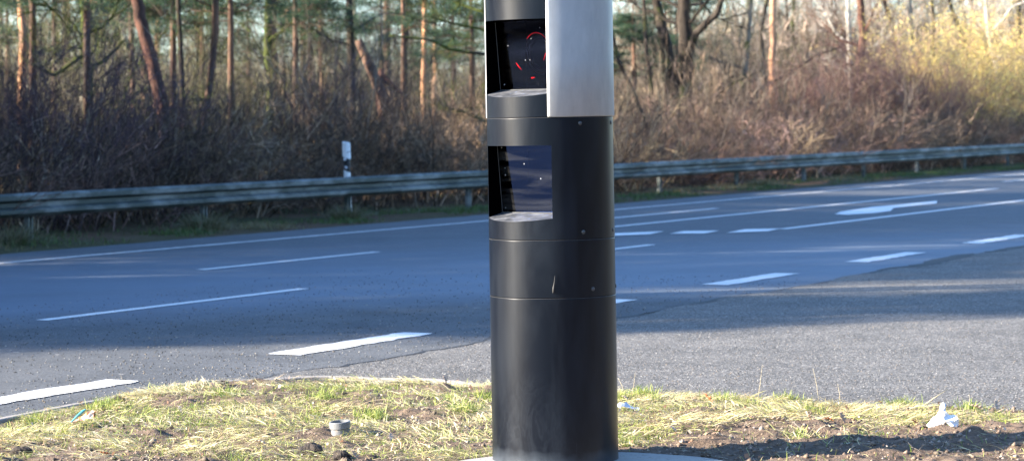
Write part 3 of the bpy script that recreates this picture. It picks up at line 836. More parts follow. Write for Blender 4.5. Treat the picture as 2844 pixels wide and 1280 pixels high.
# silver sleeve
def sleeve():
    m = MB(); az = np.arange(-3, 267.1, 3); ro, ri = PR + 0.007, PR + 0.0015; zs = [1.642, 1.648, 1.9, 2.2, 2.5, 2.75, 2.755]
    V = []; n = len(az)
    for z in zs:
        k = 0.003 if z in (1.642, 2.755) else 0
        V += [((ro - k) * sin(R(a_)), -(ro - k) * cos(R(a_)), z - ZB) for a_ in az]
    b = len(V)
    for z in zs: V += [(ri * sin(R(a_)), -ri * cos(R(a_)), z - ZB) for a_ in az]
    Fc = []
    for j in range(len(zs) - 1):
        for k in range(n - 1):
            Fc.append((j * n + k, j * n + k + 1, (j + 1) * n + k + 1, (j + 1) * n + k))
            Fc.append((b + j * n + k, b + (j + 1) * n + k, b + (j + 1) * n + k + 1, b + j * n + k + 1))
        for k in (0, n - 1): Fc.append((j * n + k, (j + 1) * n + k, b + (j + 1) * n + k, b + j * n + k))
    for k in range(n - 1):
        Fc.append((k, b + k, b + k + 1, k + 1)); j = (len(zs) - 1) * n
        Fc.append((j + k, j + k + 1, b + j + k + 1, b + j + k))
    m.add(V, Fc); return m.mesh('silver_sleeve', True)
so = link('silver_sleeve', sleeve(), M['alu'], P)
def rivet(parent, a_, z, r_=0.0095, rad=PR):
    m = MB(); K = 12; V = []
    nn = np.array([sin(R(a_)), -cos(R(a_)), 0]); tt = np.array([cos(R(a_)), sin(R(a_)), 0]); c0 = nn * rad + np.array([0, 0, z - ZB])
    for (q, h) in ((1.0, -0.001), (1.0, 0.0015), (0.75, 0.0035), (0.35, 0.0042)):
        V += [c0 + nn * h + (tt * cos(2 * pi * k / K) + np.array([0, 0, 1]) * sin(2 * pi * k / K)) * r_ * q for k in range(K)]
    m.add(V, [(j * K + k, j * K + (k + 1) % K, (j + 1) * K + (k + 1) % K, (j + 1) * K + k) for j in range(3) for k in range(K)] + [tuple(3 * K + k for k in range(K))])
    link('rivet', m.mesh('rivet', True), M['rivet'], parent)
for par, a_, z in ((lowh, 27, 1.612), (lowh, 73, 1.612), (lowh, 28.5, 1.110), (lowh, 74, 1.110), (ring, 38, 0.845), (ring, 84, 0.845)):
    rivet(par, a_, z)
dm = MB()
pts = [(1537, 778), (1535, 795), (1533, 812)]
V = []
def onp(x, y, off=0.0012):
    u = (x - 1530 - 0.0096 * (y - 322)) / 176.0; a_ = math.asin(max(-1, min(1, u)))
    z = CAM_H - (y - 322) / 601.0
    return np.array([(PR + 0.002 + off) * sin(a_), -(PR + 0.002 + off) * cos(a_), z - ZB])
dm.tube([onp(1538, 765, .0), onp(1536, 785), onp(1534, 798), onp(1533, 812, .0)], [0.0006, 0.0015, 0.004, 0.003], 8)
link('bird_dropping', dm.mesh('bird_dropping', True), M['dropping'], ring)

def at(xp, n_):
    """ground point on the ray through photo column xp at cross-road offset n"""
    t = (xp - CX) / FPX
    Y = -n_ / (sin(TH) - cos(TH) * t); return np.array([t * Y, Y, 0])
# ------------------------------------------------------------------ guard rail
NR, ZT = -21.45, 0.69
G = empty('guard_rail', rd(22, NR), 'long weathered galvanised guard rail on posts along the far road edge', 'guard rail')
G.rotation_euler = (0, 0, -TH + 0)
# local frame: y along the road, x towards the road (n)
prof = [(-0.012, -0.012), (0.0, 0.0), (0.060, -0.006), (0.083, -0.030), (0.083, -0.088), (0.070, -0.100), (0.006, -0.128), (0.006, -0.182), (0.070, -0.210), (0.083, -0.222), (0.083, -0.265), (0.070, -0.280), (0.022, -0.312), (0.0, -0.308)]
S0, SP, NP = -38.4, 4.12, 40          # first post, spacing, number
posts = [S0 + SP * k for k in range(NP)]
offs = 22.0
def rail_piece(s0, s1, lap):
    m = MB(); V = []; n = len(prof)
    for s, e in ((s0, 0.004), (s0 + 0.35, 0.004), (s0 + 0.4, 0), (s1, 0)):
        for t in (0, 1):
            V += [(0.06 + p[0] + e - 0.004 * t, s - offs, ZT + p[1] + e * 0.5) for p in prof]
    Fc = []
    for j in range(3):
        for k in range(n - 1):
            a0 = (2 * j) * n + k; b0 = (2 * j + 2) * n + k
            Fc.append((a0, a0 + 1, b0 + 1, b0)); a1 = a0 + n; b1 = b0 + n
            Fc.append((a1, b1, b1 + 1, a1 + 1))
    m.add(V, Fc); return m.mesh('rail_beam', False)
for k in range(0, NP - 1):
    # one beam per bay, lapped at the posts
    o = link('rail_beam', rail_piece(posts[k] - 0.18, posts[k + 1] + 0.02, 0), M['galv'], G)
pm = MB()
pm.box(-0.05, -0.045, -0.05, 0.05, -0.4, 0.66); pm.box(-0.045, 0.02, -0.05, -0.044, -0.4, 0.66); pm.box(-0.045, 0.02, 0.044, 0.05, -0.4, 0.66)
pm.box(0.015, 0.02, -0.044, -0.02, -0.4, 0.66); pm.box(0.015, 0.02, 0.02, 0.044, -0.4, 0.66)
pmesh = pm.mesh('post')
sm_ = MB(); sm_.box(0.022, 0.068, -0.06, 0.06, 0.43, 0.63); smesh = sm_.mesh('spacer')
for k, s in enumerate(posts):
    o = link('post', pmesh, M['galv'], G, loc=(0, s - offs, 0))
    link('spacer', smesh, M['galv'], o)

# ------------------------------------------------------------------ delineator post behind the rail
dp = None
dp = at(965, NR - 0.30)
D = empty('delineator_post', (dp[0], dp[1], 0), 'white roadside delineator post with black band and two round reflectors', 'marker post')
D.rotation_euler = (0, R(-1.5), R(-22))
def dpost(z0f, z1f, z0b, z1b, w0, w1, dep=0.10):
    """slab of the rounded triangular post, its ends cut on the slant: f = left side, b = right side"""
    pts = [(-0.5, 0.15), (-0.44, -0.18), (-0.2, -0.45), (0.2, -0.45), (0.44, -0.18), (0.5, 0.15), (0.34, 0.5), (-0.34, 0.5)]
    m = MB(); V = []; n = len(pts)
    for top in (0, 1):
        for x_, y_ in pts:
            t = x_ + 0.5
            z = (z0f * (1 - t) + z0b * t) if top == 0 else (z1f * (1 - t) + z1b * t)
            ww = w1 if top else w0
            V.append((x_ * ww, y_ * dep, z))
    m.add(V, [(k, (k + 1) % n, n + (k + 1) % n, n + k) for k in range(n)] + [tuple(range(n - 1, -1, -1)), tuple(n + k for k in range(n))])
    return m.mesh('p')
link('cap', dpost(1.02, 1.26, 0.965, 1.23, 0.145, 0.135), M['white'], D)
link('black_band', dpost(0.81, 1.02, 0.745, 0.965, 0.118, 0.118, 0.095), M['pblack'], D)
link('lower_post', dpost(-0.1, 0.81, -0.1, 0.745, 0.118, 0.118, 0.095), M['white'], D)
for x_, z_ in ((-0.008, 0.965), (0.006, 0.83)):
    m = MB(); K = 16; V = []
    for yy, rr in ((-0.040, 0.025), (-0.052, 0.025), (-0.056, 0.018)):
        V += [(x_ + rr * cos(2 * pi * k / K), yy, z_ + rr * sin(2 * pi * k / K)) for k in range(K)]
    m.add(V, [(j * K + k, j * K + (k + 1) % K, (j + 1) * K + (k + 1) % K, (j + 1) * K + k) for j in range(2) for k in range(K)] + [tuple(2 * K + k for k in range(K))])
    link('reflector', m.mesh('reflector', True), M['reflector'], D)

# ------------------------------------------------------------------ far verge with grass and dry clumps
def h_far(s, n):
    t = np.clip((-20.1 - n) / 0.5, 0, 1)
    return (-0.015 + 0.035 * t + 0.05 * t * (vnoise(s * 1.1, n * 1.3, 51) - 0.4) + 0.03 * t * vnoise(s * 5, n * 5, 52)) * (0.5 + vnoise(s * 0.5, n * 0, 53))
ss_ = np.arange(-50, 190, 0.12); ns_ = np.linspace(-20.1, -27, 34)
S_, N_ = np.meshgrid(ss_, ns_)
Xf = sin(TH) * S_ + cos(TH) * (N_ + (N_ > -20.15) * 0.12 * (vnoise(S_ * 2.2, S_ * 0, 54) - 0.5)); Yf = cos(TH) * S_ - sin(TH) * N_
Zf = h_far(S_, N_); Zf[-1] = -0.1
V = np.stack([Xf, Yf, Zf], -1).reshape(-1, 3); nx = len(ss_)
i = (np.arange(len(ns_) - 1)[:, None] * nx + np.arange(nx - 1)[None]).ravel()
tag(link('far_verge_soil', np_mesh('far_verge_soil', V, np.stack([i, i + nx, i + nx + 1, i + 1], 1), 4, True), M['litter']), kind='structure')
n = 60000
s = rng.uniform(8, 100, n) ; nn_ = -20.25 - rng.gamma(2.2, 0.35, n)
keep = vnoise(s * 0.9, nn_ * 1.2, 55) > rng.uniform(0.30, 0.85, n) - 0.08 * (s > 50)
s, nn_ = s[keep], nn_[keep]; n = len(s)
root = np.stack([sin(TH) * s + cos(TH) * nn_, cos(TH) * s - sin(TH) * nn_, h_far(s, nn_)], 1)
gg = vnoise(s * 0.7, nn_, 56) > 0.35
cols = np.where(gg[:, None], pal(n, [(0.06, 0.10, 0.03), (0.09, 0.14, 0.035), (0.10, 0.12, 0.045)], rng), pal(n, [(0.22, 0.17, 0.09), (0.16, 0.15, 0.07)], rng))
FG = blades(root, rng.uniform(0.05, 0.13, n), rng.uniform(0.008, 0.016, n), rng.uniform(0.5, 1.5, n), rng.uniform(0, 6.28, n), rng.uniform(0, 0.4, n), cols, rng)
tag(link('far_verge_grass', np_mesh('far_verge_grass', FG[0], FG[1], 3, False, FG[2]), M['grass']), kind='stuff')
# pale dry grass clumps at the posts
for (x_, y_, sz, lb) in ((30, 650, 0.42, 'dry grey-green grass clump at the foot of the leftmost rail post'), (565, 622, 0.40, 'dry grass clump beside the rail post left of the marker post'),
                         (960, 608, 0.34, 'dry grass clump at the rail post beneath the white marker post'), (2110, 508, 0.25, 'dry grass clump at the foot of a rail post right of the pillar')):
    p = at(x_, NR + 0.25); n = 420
    c0 = np.array([0, 0, 0.0]); root = np.stack([rng.normal(size=n) * sz * 0.35, rng.normal(size=n) * sz * 0.3, np.zeros(n)], 1)
    azi = np.arctan2(root[:, 1], root[:, 0]) + rng.normal(size=n) * 0.5
    B_ = blades(root, rng.uniform(0.5, 1.2, n) * sz, rng.uniform(0.006, 0.012, n), rng.uniform(0.5, 1.4, n), azi, rng.uniform(0.2, 0.7, n), pal(n, [(0.20, 0.18, 0.10), (0.12, 0.14, 0.06), (0.26, 0.22, 0.14)], rng), rng)
    o = link('grass_clump', np_mesh('grass_clump', B_[0], B_[1], 3, False, B_[2]), M['grass'], loc=(p[0], p[1], 0.04))
    tag(o, lb, 'grass clump', 'dry grass clumps at the guard rail')

# ------------------------------------------------------------------ thicket and shrubs
def shrub_geo(g, H=2.0, stems=16, spread=0.45, kids=(9, 5), rbase=0.012, fine=0.30, r0=0.35, jit=0.16):
    n = stems
    p = np.stack([g.normal(size=n) * r0, g.normal(size=n) * r0, np.zeros(n)], 1)
    d = np.stack([g.normal(size=n) * spread, g.normal(size=n) * spread, np.ones(n)], 1); d /= np.linalg.norm(d, axis=1, keepdims=True)
    lv = [(kids[0], 0.42, 0.55, 0.5)] + [(kids[1], 0.5, 0.6, 0.6)]
    return grow(p, d, g.uniform(0.6, 1.1, n) * H, np.full(n, rbase) * g.uniform(0.7, 1.3, n), lv, g, seg=4, jit=jit, up=0.06)

gA = np.random.default_rng(11)
BASES = [shrub_geo(gA, 2.0, 13, 0.42, (8, 4)) for _ in range(4)]
def scatter_shrubs(places, cols_fn, g):
    P0, P1, R0, R1, C = [], [], [], [], []
    for (x, y, H, wd) in places:
        b = BASES[g.integers(0, len(BASES))]
        q = g.uniform(0, 2 * pi); cz, sz = cos(q), sin(q)
        Mx = np.array([[cz, -sz, 0], [sz, cz, 0], [0, 0, 1.0]]) * np.array([[wd, wd, 0], [wd, wd, 0], [0, 0, H / 2.0]])
        Mx[2, 2] = H / 2.0
        P0.append(b[0] @ Mx.T + (x, y, -0.03)); P1.append(b[1] @ Mx.T + (x, y, -0.03)); R0.append(b[2]); R1.append(b[3])
        cc = cols_fn(x, y, g)
        C.append(np.broadcast_to(cc, (len(b[0]), 3)) * (g.gamma(2.2, 0.42, (len(b[0]), 1)) + 0.12))
    P0, P1, R0, R1, C = map(np.concatenate, (P0, P1, R0, R1, C))
    V, Fc = seg_geo(P0, P1, np.maximum(R0, 0.0022), np.maximum(R1, 0.0018), 3)
    return V, Fc, np.repeat(C, 6, axis=0)
def cols_thicket(x, y, g):
    s, n = to_rd((x, y))
    t = x / y / 0.2          # tone changes along the hedge from plum on the left over grey-brown to reddish brown
    if s < 36: base = [(0.084, 0.064, 0.059), (0.083, 0.07, 0.051), (0.099, 0.07, 0.065)]
    elif s < 52: base = [(0.12, 0.096, 0.07), (0.158, 0.122, 0.086), (0.098, 0.075, 0.061)]
    elif s < 62: base = [(0.24, 0.174, 0.108), (0.195, 0.123, 0.095), (0.165, 0.116, 0.081)]
    else: base = [(0.195, 0.123, 0.095), (0.21, 0.145, 0.095), (0.15, 0.116, 0.081)]
    return np.array(base[g.integers(0, 3)]) * (0.38 + g.gamma(2.0, 0.31)) * (np.array([1.55, 1.35, 1.2]) if s < 52 else 1.0)
pl = []
gT = np.random.default_rng(21)
s = 10.0
while s < 120:
    for n_ in (-23.0, -23.6, -24.7, -26.0, -27.6):
        sp = s + gT.uniform(-0.5, 0.5); nn2 = n_ + gT.uniform(-0.4, 0.4)
        p = rd(sp, nn2)
        Hh = (1.35 + 0.30 * (-22.6 - n_) + gT.uniform(-0.3, 0.4)) * (0.6 + 0.75 * float(vnoise(sp * 0.35, nn2 * 0.5, 61)))
        if sp > 68: Hh *= 0.72
        if 43 < sp < 64: Hh *= 0.74
        pl.append((p[0], p[1], Hh, gT.uniform(0.9, 1.3)))
    s += 1.05
TH_ = scatter_shrubs(pl, cols_thicket, gT)
tag(link('thicket', np_mesh('thicket', TH_[0], TH_[1], 4, False, TH_[2]), M['twigcol']), kind='stuff')
# understorey deeper in the wood
pl = []
for _ in range(330):
    sp = gT.uniform(12, 150); nn2 = -gT.uniform(29, 75)
    p = rd(sp, nn2)
    if abs(p[0] / p[1]) > 0.26: continue
    pl.append((p[0], p[1], gT.uniform(2.0, 3.8) * (0.6 if 0.035 < p[0] / p[1] < 0.115 else 1), gT.uniform(1.2, 2.0)))
def cols_under(x, y, g):
    return 1.4 * np.array([(0.10, 0.085, 0.05), (0.085, 0.08, 0.04), (0.13, 0.10, 0.07), (0.07, 0.055, 0.05)][g.integers(0, 4)])
UN = scatter_shrubs(pl, cols_under, gT)
tag(link('undergrowth', np_mesh('undergrowth', UN[0], UN[1], 4, False, UN[2]), M['twigcol']), kind='stuff')

pl = []
for _ in range(150):
    sp = gT.uniform(20, 120); nn2 = -gT.uniform(34, 90); p = rd(sp, nn2); t = p[0] / p[1]
    if not -0.24 < t < 0.05: continue
    pl.append((p[0], p[1], gT.uniform(4.0, 7.5), gT.uniform(1.8, 3.0)))
def cols_pole(x, y, g): return 1.4 * np.array([(0.12, 0.11, 0.06), (0.09, 0.085, 0.05), (0.14, 0.12, 0.085), (0.07, 0.06, 0.05)][g.integers(0, 4)])
PO = scatter_shrubs(pl, cols_pole, gT)
tag(link('pole_wood', np_mesh('pole_wood', PO[0], PO[1], 4, False, PO[2]), M['twigcol']), kind='stuff')
# long single shoots rising out of the thicket
gS = np.random.default_rng(91); n = 160
s_ = gS.uniform(22, 92, n); n_ = -gS.uniform(22.4, 28, n)
p = np.stack([sin(TH) * s_ + cos(TH) * n_, cos(TH) * s_ - sin(TH) * n_, np.zeros(n)], 1)
d = gS.normal(size=(n, 3)) * 0.38; d[:, 2] = 1; d /= np.linalg.norm(d, axis=1, keepdims=True)
S = grow(p, d, gS.uniform(1.4, 3.6, n), gS.uniform(0.009, 0.020, n), [(5, 0.38, 0.5, 0.5), (3, 0.5, 0.6, 0.6)], gS, seg=6, jit=0.12, up=0.02)
V, Fc = seg_geo(S[0], S[1], np.maximum(S[2], 0.004), np.maximum(S[3], 0.003), 3)
tone = np.where(gS.uniform(size=(n, 1)) < 0.45, np.array([[0.34, 0.27, 0.20]]), np.array([[0.05, 0.04, 0.035]])) * gS.uniform(0.6, 1.3, (n, 1))
l0 = np.tile(np.arange(n), 6); i1 = np.repeat(np.arange(n), 5); l1 = np.tile(i1, 6); l2 = np.tile(np.repeat(i1, 3), 6)
C = np.repeat(tone[np.concatenate([l0, l1, l2])], 6, axis=0)
tag(link('thicket_shoots', np_mesh('thicket_shoots', V, Fc, 4, False, C), M['twigcol']), kind='stuff')
# single shrubs that stand out
def shrub(name, loc, H, wd, stemcol, label, cat, leaves=None, seed=1, stems=22, kids=(10, 5), spread=0.42, rb=0.012, r0=0.35):
    g = np.random.default_rng(seed)
    E_ = empty(name, (loc[0], loc[1], 0.0), label, cat)
    P0, P1, R0, R1, T, TD = shrub_geo(g, H, stems, spread, kids, rb, r0=r0 * wd)
    V, Fc = seg_geo(P0, P1, np.maximum(R0, 0.003), np.maximum(R1, 0.0022), 3)
    C = np.repeat(pal(len(P0), stemcol, g), 6, axis=0)
    link('stems', np_mesh('stems', V, Fc, 4, False, C), M['twigcol'], E_)
    if leaves:
        cols, nper, L_, W_ = leaves
        k = np.repeat(np.arange(len(T)), nper)
        k = k[g.uniform(0, 1, len(k)) < 0.8]
        Cn = T[k] + g.normal(size=(len(k), 3)) * 0.07
        keep = Cn[:, 2] > H * 0.30
        Cn = Cn[keep]
        V, Fc = leaf_geo(Cn, g.uniform(0.6, 1.3, len(Cn)) * L_, g.uniform(0.7, 1.2, len(Cn)) * W_, g)
        link('leaves', np_mesh('leaves', V, Fc, 4, False, np.repeat(pal(len(Cn), cols, g), 4, axis=0)), M['leafcol'], E_)
    return E_
YEL = [(0.92, 0.72, 0.17), (0.92, 0.78, 0.28), (0.60, 0.48, 0.18), (0.56, 0.40, 0.22)]
YST = [(0.50, 0.35, 0.18), (0.34, 0.23, 0.13)]
RST = [(0.24, 0.13, 0.11), (0.30, 0.19, 0.13), (0.18, 0.10, 0.09)]
shrub('yellow_bush', at(2790, -25.2), 4.2, 1.9, YST, 'large bush with bright yellow leaves at the far right edge', 'bush', (YEL, 8, 0.065, 0.035), 31, 46, (12, 6), 0.55)
shrub('yellow_bush', at(2650, -25.6), 3.9, 1.6, YST, 'tall yellow-leaved bush left of the brightest yellow one', 'bush', (YEL, 8, 0.065, 0.035), 32, 40, (12, 6), 0.5)
shrub('yellow_bush', at(2540, -27.5), 3.8, 1.3, YST, 'thin yellowish bush rising behind the red twigs', 'bush', (YEL, 3, 0.06, 0.032), 33, 20, (10, 4), 0.38)
shrub('yellow_bush', at(2900, -24.6), 3.4, 1.6, YST, 'olive-yellow bush leaning in over the rail at the right edge', 'bush', ([(0.36, 0.34, 0.10), (0.42, 0.36, 0.14)], 2, 0.08, 0.045), 34, 30, (10, 5), 0.5)
for xp, n_, H, sd, lb in ((2420, -25.2, 3.1, 41, 'tall red-twigged shrub left of the yellow bushes'), (2520, -24.3, 2.9, 42, 'red-twigged shrub in front of the yellow bushes'),
                          (2320, -25.8, 2.9, 43, 'red-brown shrub between the pale birch and the tall red shrub'), (2220, -25.4, 2.7, 44, 'reddish shrub right of the sunlit orange pine'),
                          (2610, -23.9, 2.5, 45, 'low reddish shrub under the yellow bushes by the rail')):
    shrub('red_shrub', at(xp, n_), H, 1.4, RST, lb, 'shrub', None, sd, 34, (11, 6), 0.36)
TAN = [(0.34, 0.25, 0.15), (0.40, 0.32, 0.20)]
shrub('pale_stem_shrub', at(1790, -22.9), 2.3, 0.7, TAN, 'pale yellow-stemmed shrub just right of the pillar', 'shrub', None, 51, 9, (4, 3), 0.5, 0.016)
shrub('pale_stem_shrub', at(1735, -22.8), 1.9, 0.5, TAN, 'small pale-stemmed shrub touching the pillar outline on its right', 'shrub', None, 52, 7, (4, 3), 0.5, 0.014)
shrub('arching_bramble', at(1950, -22.9), 1.5, 0.8, [(0.34, 0.20, 0.13), (0.28, 0.15, 0.11)], 'tangle of arching reddish stems behind the rail under the twin trunk', 'bramble', None, 53, 22, (4, 3), 1.1, 0.010)
shrub('purple_shrub', at(60, -24.2), 3.0, 1.4, [(0.11, 0.07, 0.085), (0.09, 0.06, 0.065)], 'tall purple-brown shrub at the left edge', 'shrub', None, 54, 30, (9, 5), 0.45)
shrub('purple_shrub', at(400, -24.6), 2.6, 1.4, [(0.11, 0.07, 0.085), (0.09, 0.06, 0.065)], 'purple-brown shrub below the big leaning pine', 'shrub', None, 55, 30, (9, 5), 0.45)
shrub('purple_shrub', at(900, -25.2), 2.7, 1.3, [(0.14, 0.09, 0.095), (0.11, 0.08, 0.07)], 'plum-coloured shrub above and left of the marker post', 'shrub', None, 56, 26, (9, 5), 0.45)

# ------------------------------------------------------------------ trees
gC = np.random.default_rng(77)
def needle_crown(g, R_=2.6, z0=0.0, z1=7.0, nb=34, per=130, cols=None):
    """boughs with needle tufts; origin at the lowest bough"""
    p = np.zeros((nb, 3)); p[:, 2] = g.uniform(z0, z1, nb)
    a_ = g.uniform(0, 2 * pi, nb); d = np.stack([np.cos(a_), np.sin(a_), g.uniform(-0.25, 0.35, nb)], 1); d /= np.linalg.norm(d, axis=1, keepdims=True)
    L = R_ * g.uniform(0.55, 1.0, nb) * (1 - 0.5 * (p[:, 2] - z0) / (z1 - z0))
    S = grow(p, d, L, np.full(nb, 0.035), [(7, 0.38, 0.6, 0.45)], g, seg=4, jit=0.14, up=0.02)
    T = S[4]
    k = np.repeat(np.arange(len(T)), per)
    Cn = T[k] + g.normal(size=(len(k), 3)) * np.array([0.20, 0.20, 0.11])
    V, Fc = leaf_geo(Cn, g.uniform(0.09, 0.17, len(Cn)), 0.030, g, spread=0.8)
    cc = cols or [(0.035, 0.085, 0.050), (0.055, 0.11, 0.06), (0.025, 0.060, 0.042), (0.09, 0.13, 0.06)]
    return S, (V, Fc, np.repeat(pal(len(Cn), cc, g), 4, axis=0))
CROWNS = []
for k in range(3):
    S, Lf = needle_crown(gC, [2.6, 3.0, 2.2][k], 0, [7, 8, 5][k], [34, 38, 26][k], 90)
    V, Fc = seg_geo(*S[:4], 4)
    CROWNS.append((np_mesh('boughs', V, Fc, 4), np_mesh('needles', *Lf[:2], 4, False, Lf[2])))
    CROWNS[-1][0].materials.append(M['bark_pine']); CROWNS[-1][1].materials.append(M['leafcol'])
def bare_crown(g, H, nb=16, r=0.05, up=0.08, ang=0.9, z0=0.22, L=0.26, kids=((6, 0.5, 0.6, 0.5), (5, 0.5, 0.6, 0.55)), axis=None):
    p = np.zeros((nb, 3)); t = np.sort(g.uniform(z0, 0.98, nb)); p[:, 2] = t * H
    if axis is not None: p[:, :2] = np.stack([np.interp(p[:, 2], axis[:, 2], axis[:, i]) for i in (0, 1)], 1)
    a_ = g.uniform(0, 2 * pi, nb); el = g.uniform(0.1, 0.9, nb)
    d = np.stack([np.cos(a_) * np.cos(el), np.sin(a_) * np.cos(el), np.sin(el)], 1)
    return grow(p, d, H * L * g.uniform(0.5, 1.1, nb) * (1.15 - 0.6 * t), np.full(nb, r) * (1.1 - 0.7 * t), list(kids), g, seg=5, jit=0.30, up=up)

def trunk_line(pts, rad, g, sub=4, wob=0.02):
    pts = np.array(pts, float); t = np.arange(len(pts)); tt = np.linspace(0, len(pts) - 1, (len(pts) - 1) * sub + 1)
    q = np.stack([np.interp(tt, t, pts[:, k]) for k in range(3)], 1)
    q[1:, :2] += g.normal(size=(len(q) - 1, 2)) * wob
    return q, np.interp(tt, t, rad) * g.uniform(0.94, 1.06, len(tt))

def tree(name, n_, xs_, w_px, mat, label, H=13.0, kind='bare', seed=0, limbs=(), nb=14, cat='tree', z0=0.22, crown_z=None, group=None, kids=None, top=None):
    """xs_: photo columns of the trunk at photo rows; measured shape turned into metres at the tree's own distance"""
    g = np.random.default_rng(1000 + seed)
    b = at(np.mean([q[0] for q in xs_]), n_); Y = b[1]
    pts = sorted([px(x_, y_, Y) for x_, y_ in xs_], key=lambda v: v[2])
    lo, hi = pts[0], pts[-1]
    sl = (hi - lo) / max(1e-3, hi[2] - lo[2])
    root = lo - sl * lo[2] * 0.5; root[2] = -0.05
    r = w_px * Y / FPX / 2
    sl2 = sl * 0.4; sl2[2] = 1
    mid = hi + sl2 * (H * 0.6 - hi[2]) ; end = hi + sl2 * (H - hi[2])
    line = [root] + pts + [mid, end]; rad = [r * 1.25] + list(np.linspace(r * 1.05, r * 0.92, len(pts))) + [r * 0.6, r * 0.12]
    E_ = empty(name, (root[0], root[1], 0), label, cat, group)
    o3 = np.array([root[0], root[1], 0])
    q, rr = trunk_line([p - o3 for p in line], rad, g, 4, r * 0.12)
    m = MB(); m.tube(q, rr, 10)
    for lb in limbs:
        P_ = [px(x_, y_, Y + dz) - o3 for (x_, y_, dz) in lb[0]]
        ql, rl = trunk_line(P_, np.linspace(lb[1] * Y / FPX / 2, lb[1] * Y / FPX / 5, len(P_)), g, 4, 0.02)
        m.tube(ql, rl, 7)
    link('trunk', m.mesh('trunk', True), mat, E_)
    if kind == 'pine':
        cz = crown_z if crown_z is not None else H * 0.42
        k = seed % 3; x_, y_ = (np.interp(cz, q[:, 2], q[:, i]) for i in (0, 1))
        for me, nm in zip(CROWNS[k], ('boughs', 'crown')):
            o = link(nm, me, None, E_, loc=(x_, y_, cz)); o.rotation_euler = (0, 0, seed * 1.3); o.scale = (1, 1, max(0.5, (H - cz) / [7, 8, 5][k]))
    else:
        S = bare_crown(g, H, nb, r=max(0.02, r * 0.32), z0=z0, axis=q, kids=kids or ((6, 0.5, 0.6, 0.5), (5, 0.5, 0.6, 0.55)))
        for lb in limbs:          # twigs along the measured limbs
            P_ = np.array([px(x_, y_, Y + dz) - o3 for (x_, y_, dz) in lb[0]]); nl = 10
            t = g.uniform(0.1, 1, nl) * (len(P_) - 1)
            p0 = np.stack([np.interp(t, np.arange(len(P_)), P_[:, i]) for i in range(3)], 1)
            d0 = g.normal(size=(nl, 3)); d0[:, 2] = np.abs(d0[:, 2]); d0 /= np.linalg.norm(d0, axis=1, keepdims=True)
            S_b = grow(p0, d0, g.uniform(0.5, 1.4, nl), np.full(nl, 0.012), [(5, 0.5, 0.6, 0.5), (4, 0.5, 0.6, 0.6)], g)
            S = [np.concatenate([a1, a2]) for a1, a2 in zip(S[:4], S_b[:4])]
        V, Fc = seg_geo(S[0], S[1], np.maximum(S[2], 0.004), np.maximum(S[3], 0.003), 3)
        o = link('crown', np_mesh('crown', V, Fc, 4), mat, E_)
    return E_

T_ = tree
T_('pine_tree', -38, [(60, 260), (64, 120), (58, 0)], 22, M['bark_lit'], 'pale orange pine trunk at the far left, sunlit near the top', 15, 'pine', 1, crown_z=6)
T_('mossy_tree', -33, [(244, 230), (238, 110), (236, 0)], 27, M['bark_moss'], 'dark trunk with green moss between the left pines', 12, 'bare', 2, nb=18, z0=0.12,
   limbs=[([(244, 200, 0), (300, 160, .3), (350, 110, .5)], 16), ([(238, 150, 0), (150, 210, -.5), (90, 180, -1)], 14)])
T_('leaning_pine', -30, [(448, 290), (425, 180), (398, 70), (375, -20)], 36, M['bark_red'], 'thick reddish pine trunk leaning left, the stoutest on the left side', 14, 'pine', 3, crown_z=5.5)
T_('pine_tree', -48, [(434, 200), (438, 90), (440, 0)], 15, M['bark_lit'], 'slim sunlit orange pine right behind the leaning pine', 15, 'pine', 4, crown_z=7)
T_('pine_tree', -44, [(372, 300), (366, 170), (364, 60)], 14, M['bark_pine'], 'slim orange-brown pine just left of the leaning pine', 14, 'pine', 5, crown_z=6.5)
T_('pine_tree', -31, [(565, 380), (585, 230), (597, 90), (600, 0)], 20, M['bark_pine'], 'orange pine trunk bending right with a dark foot', 13, 'pine', 6, crown_z=5.2)
T_('bare_tree', -33, [(510, 300), (502, 180), (497, 40)], 15, M['bark_dark'], 'dark slender bare tree left of the bent orange pine', 10, 'bare', 7, nb=16, z0=0.15)
T_('mossy_tree', -40, [(752, 240), (742, 120), (746, 0)], 22, M['bark_moss'], 'yellow-green mossy trunk halfway between bent pine and pillar', 12, 'bare', 8, nb=20, z0=0.15, limbs=[([(745, 130, 0), (790, 80, .3), (860, 20, .6)], 10)])
T_('bare_tree', -34, [(975, 330), (977, 200), (972, 60)], 24, M['bark_dark'], 'dark straight tree left of the broken red trunk', 11, 'bare', 9, nb=18, z0=0.15, limbs=[([(975, 230, 0), (930, 160, .2), (880, 200, .4)], 9)])
T_('bare_tree', -42, [(1124, 300), (1124, 140), (1128, 0)], 18, M['bark_dark'], 'dark trunk between the broken trunk and the pale orange pine', 13, 'bare', 10, nb=16, z0=0.2)
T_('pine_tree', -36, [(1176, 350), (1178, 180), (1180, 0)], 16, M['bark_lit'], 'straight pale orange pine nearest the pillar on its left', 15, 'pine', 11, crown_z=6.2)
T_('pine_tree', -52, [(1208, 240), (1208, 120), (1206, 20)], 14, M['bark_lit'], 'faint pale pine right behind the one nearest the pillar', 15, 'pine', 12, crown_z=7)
T_('pine_tree', -45, [(895, 260), (892, 100), (890, 0)], 13, M['bark_pine'], 'thin brown pine above the white marker post', 13, 'pine', 13, crown_z=5)
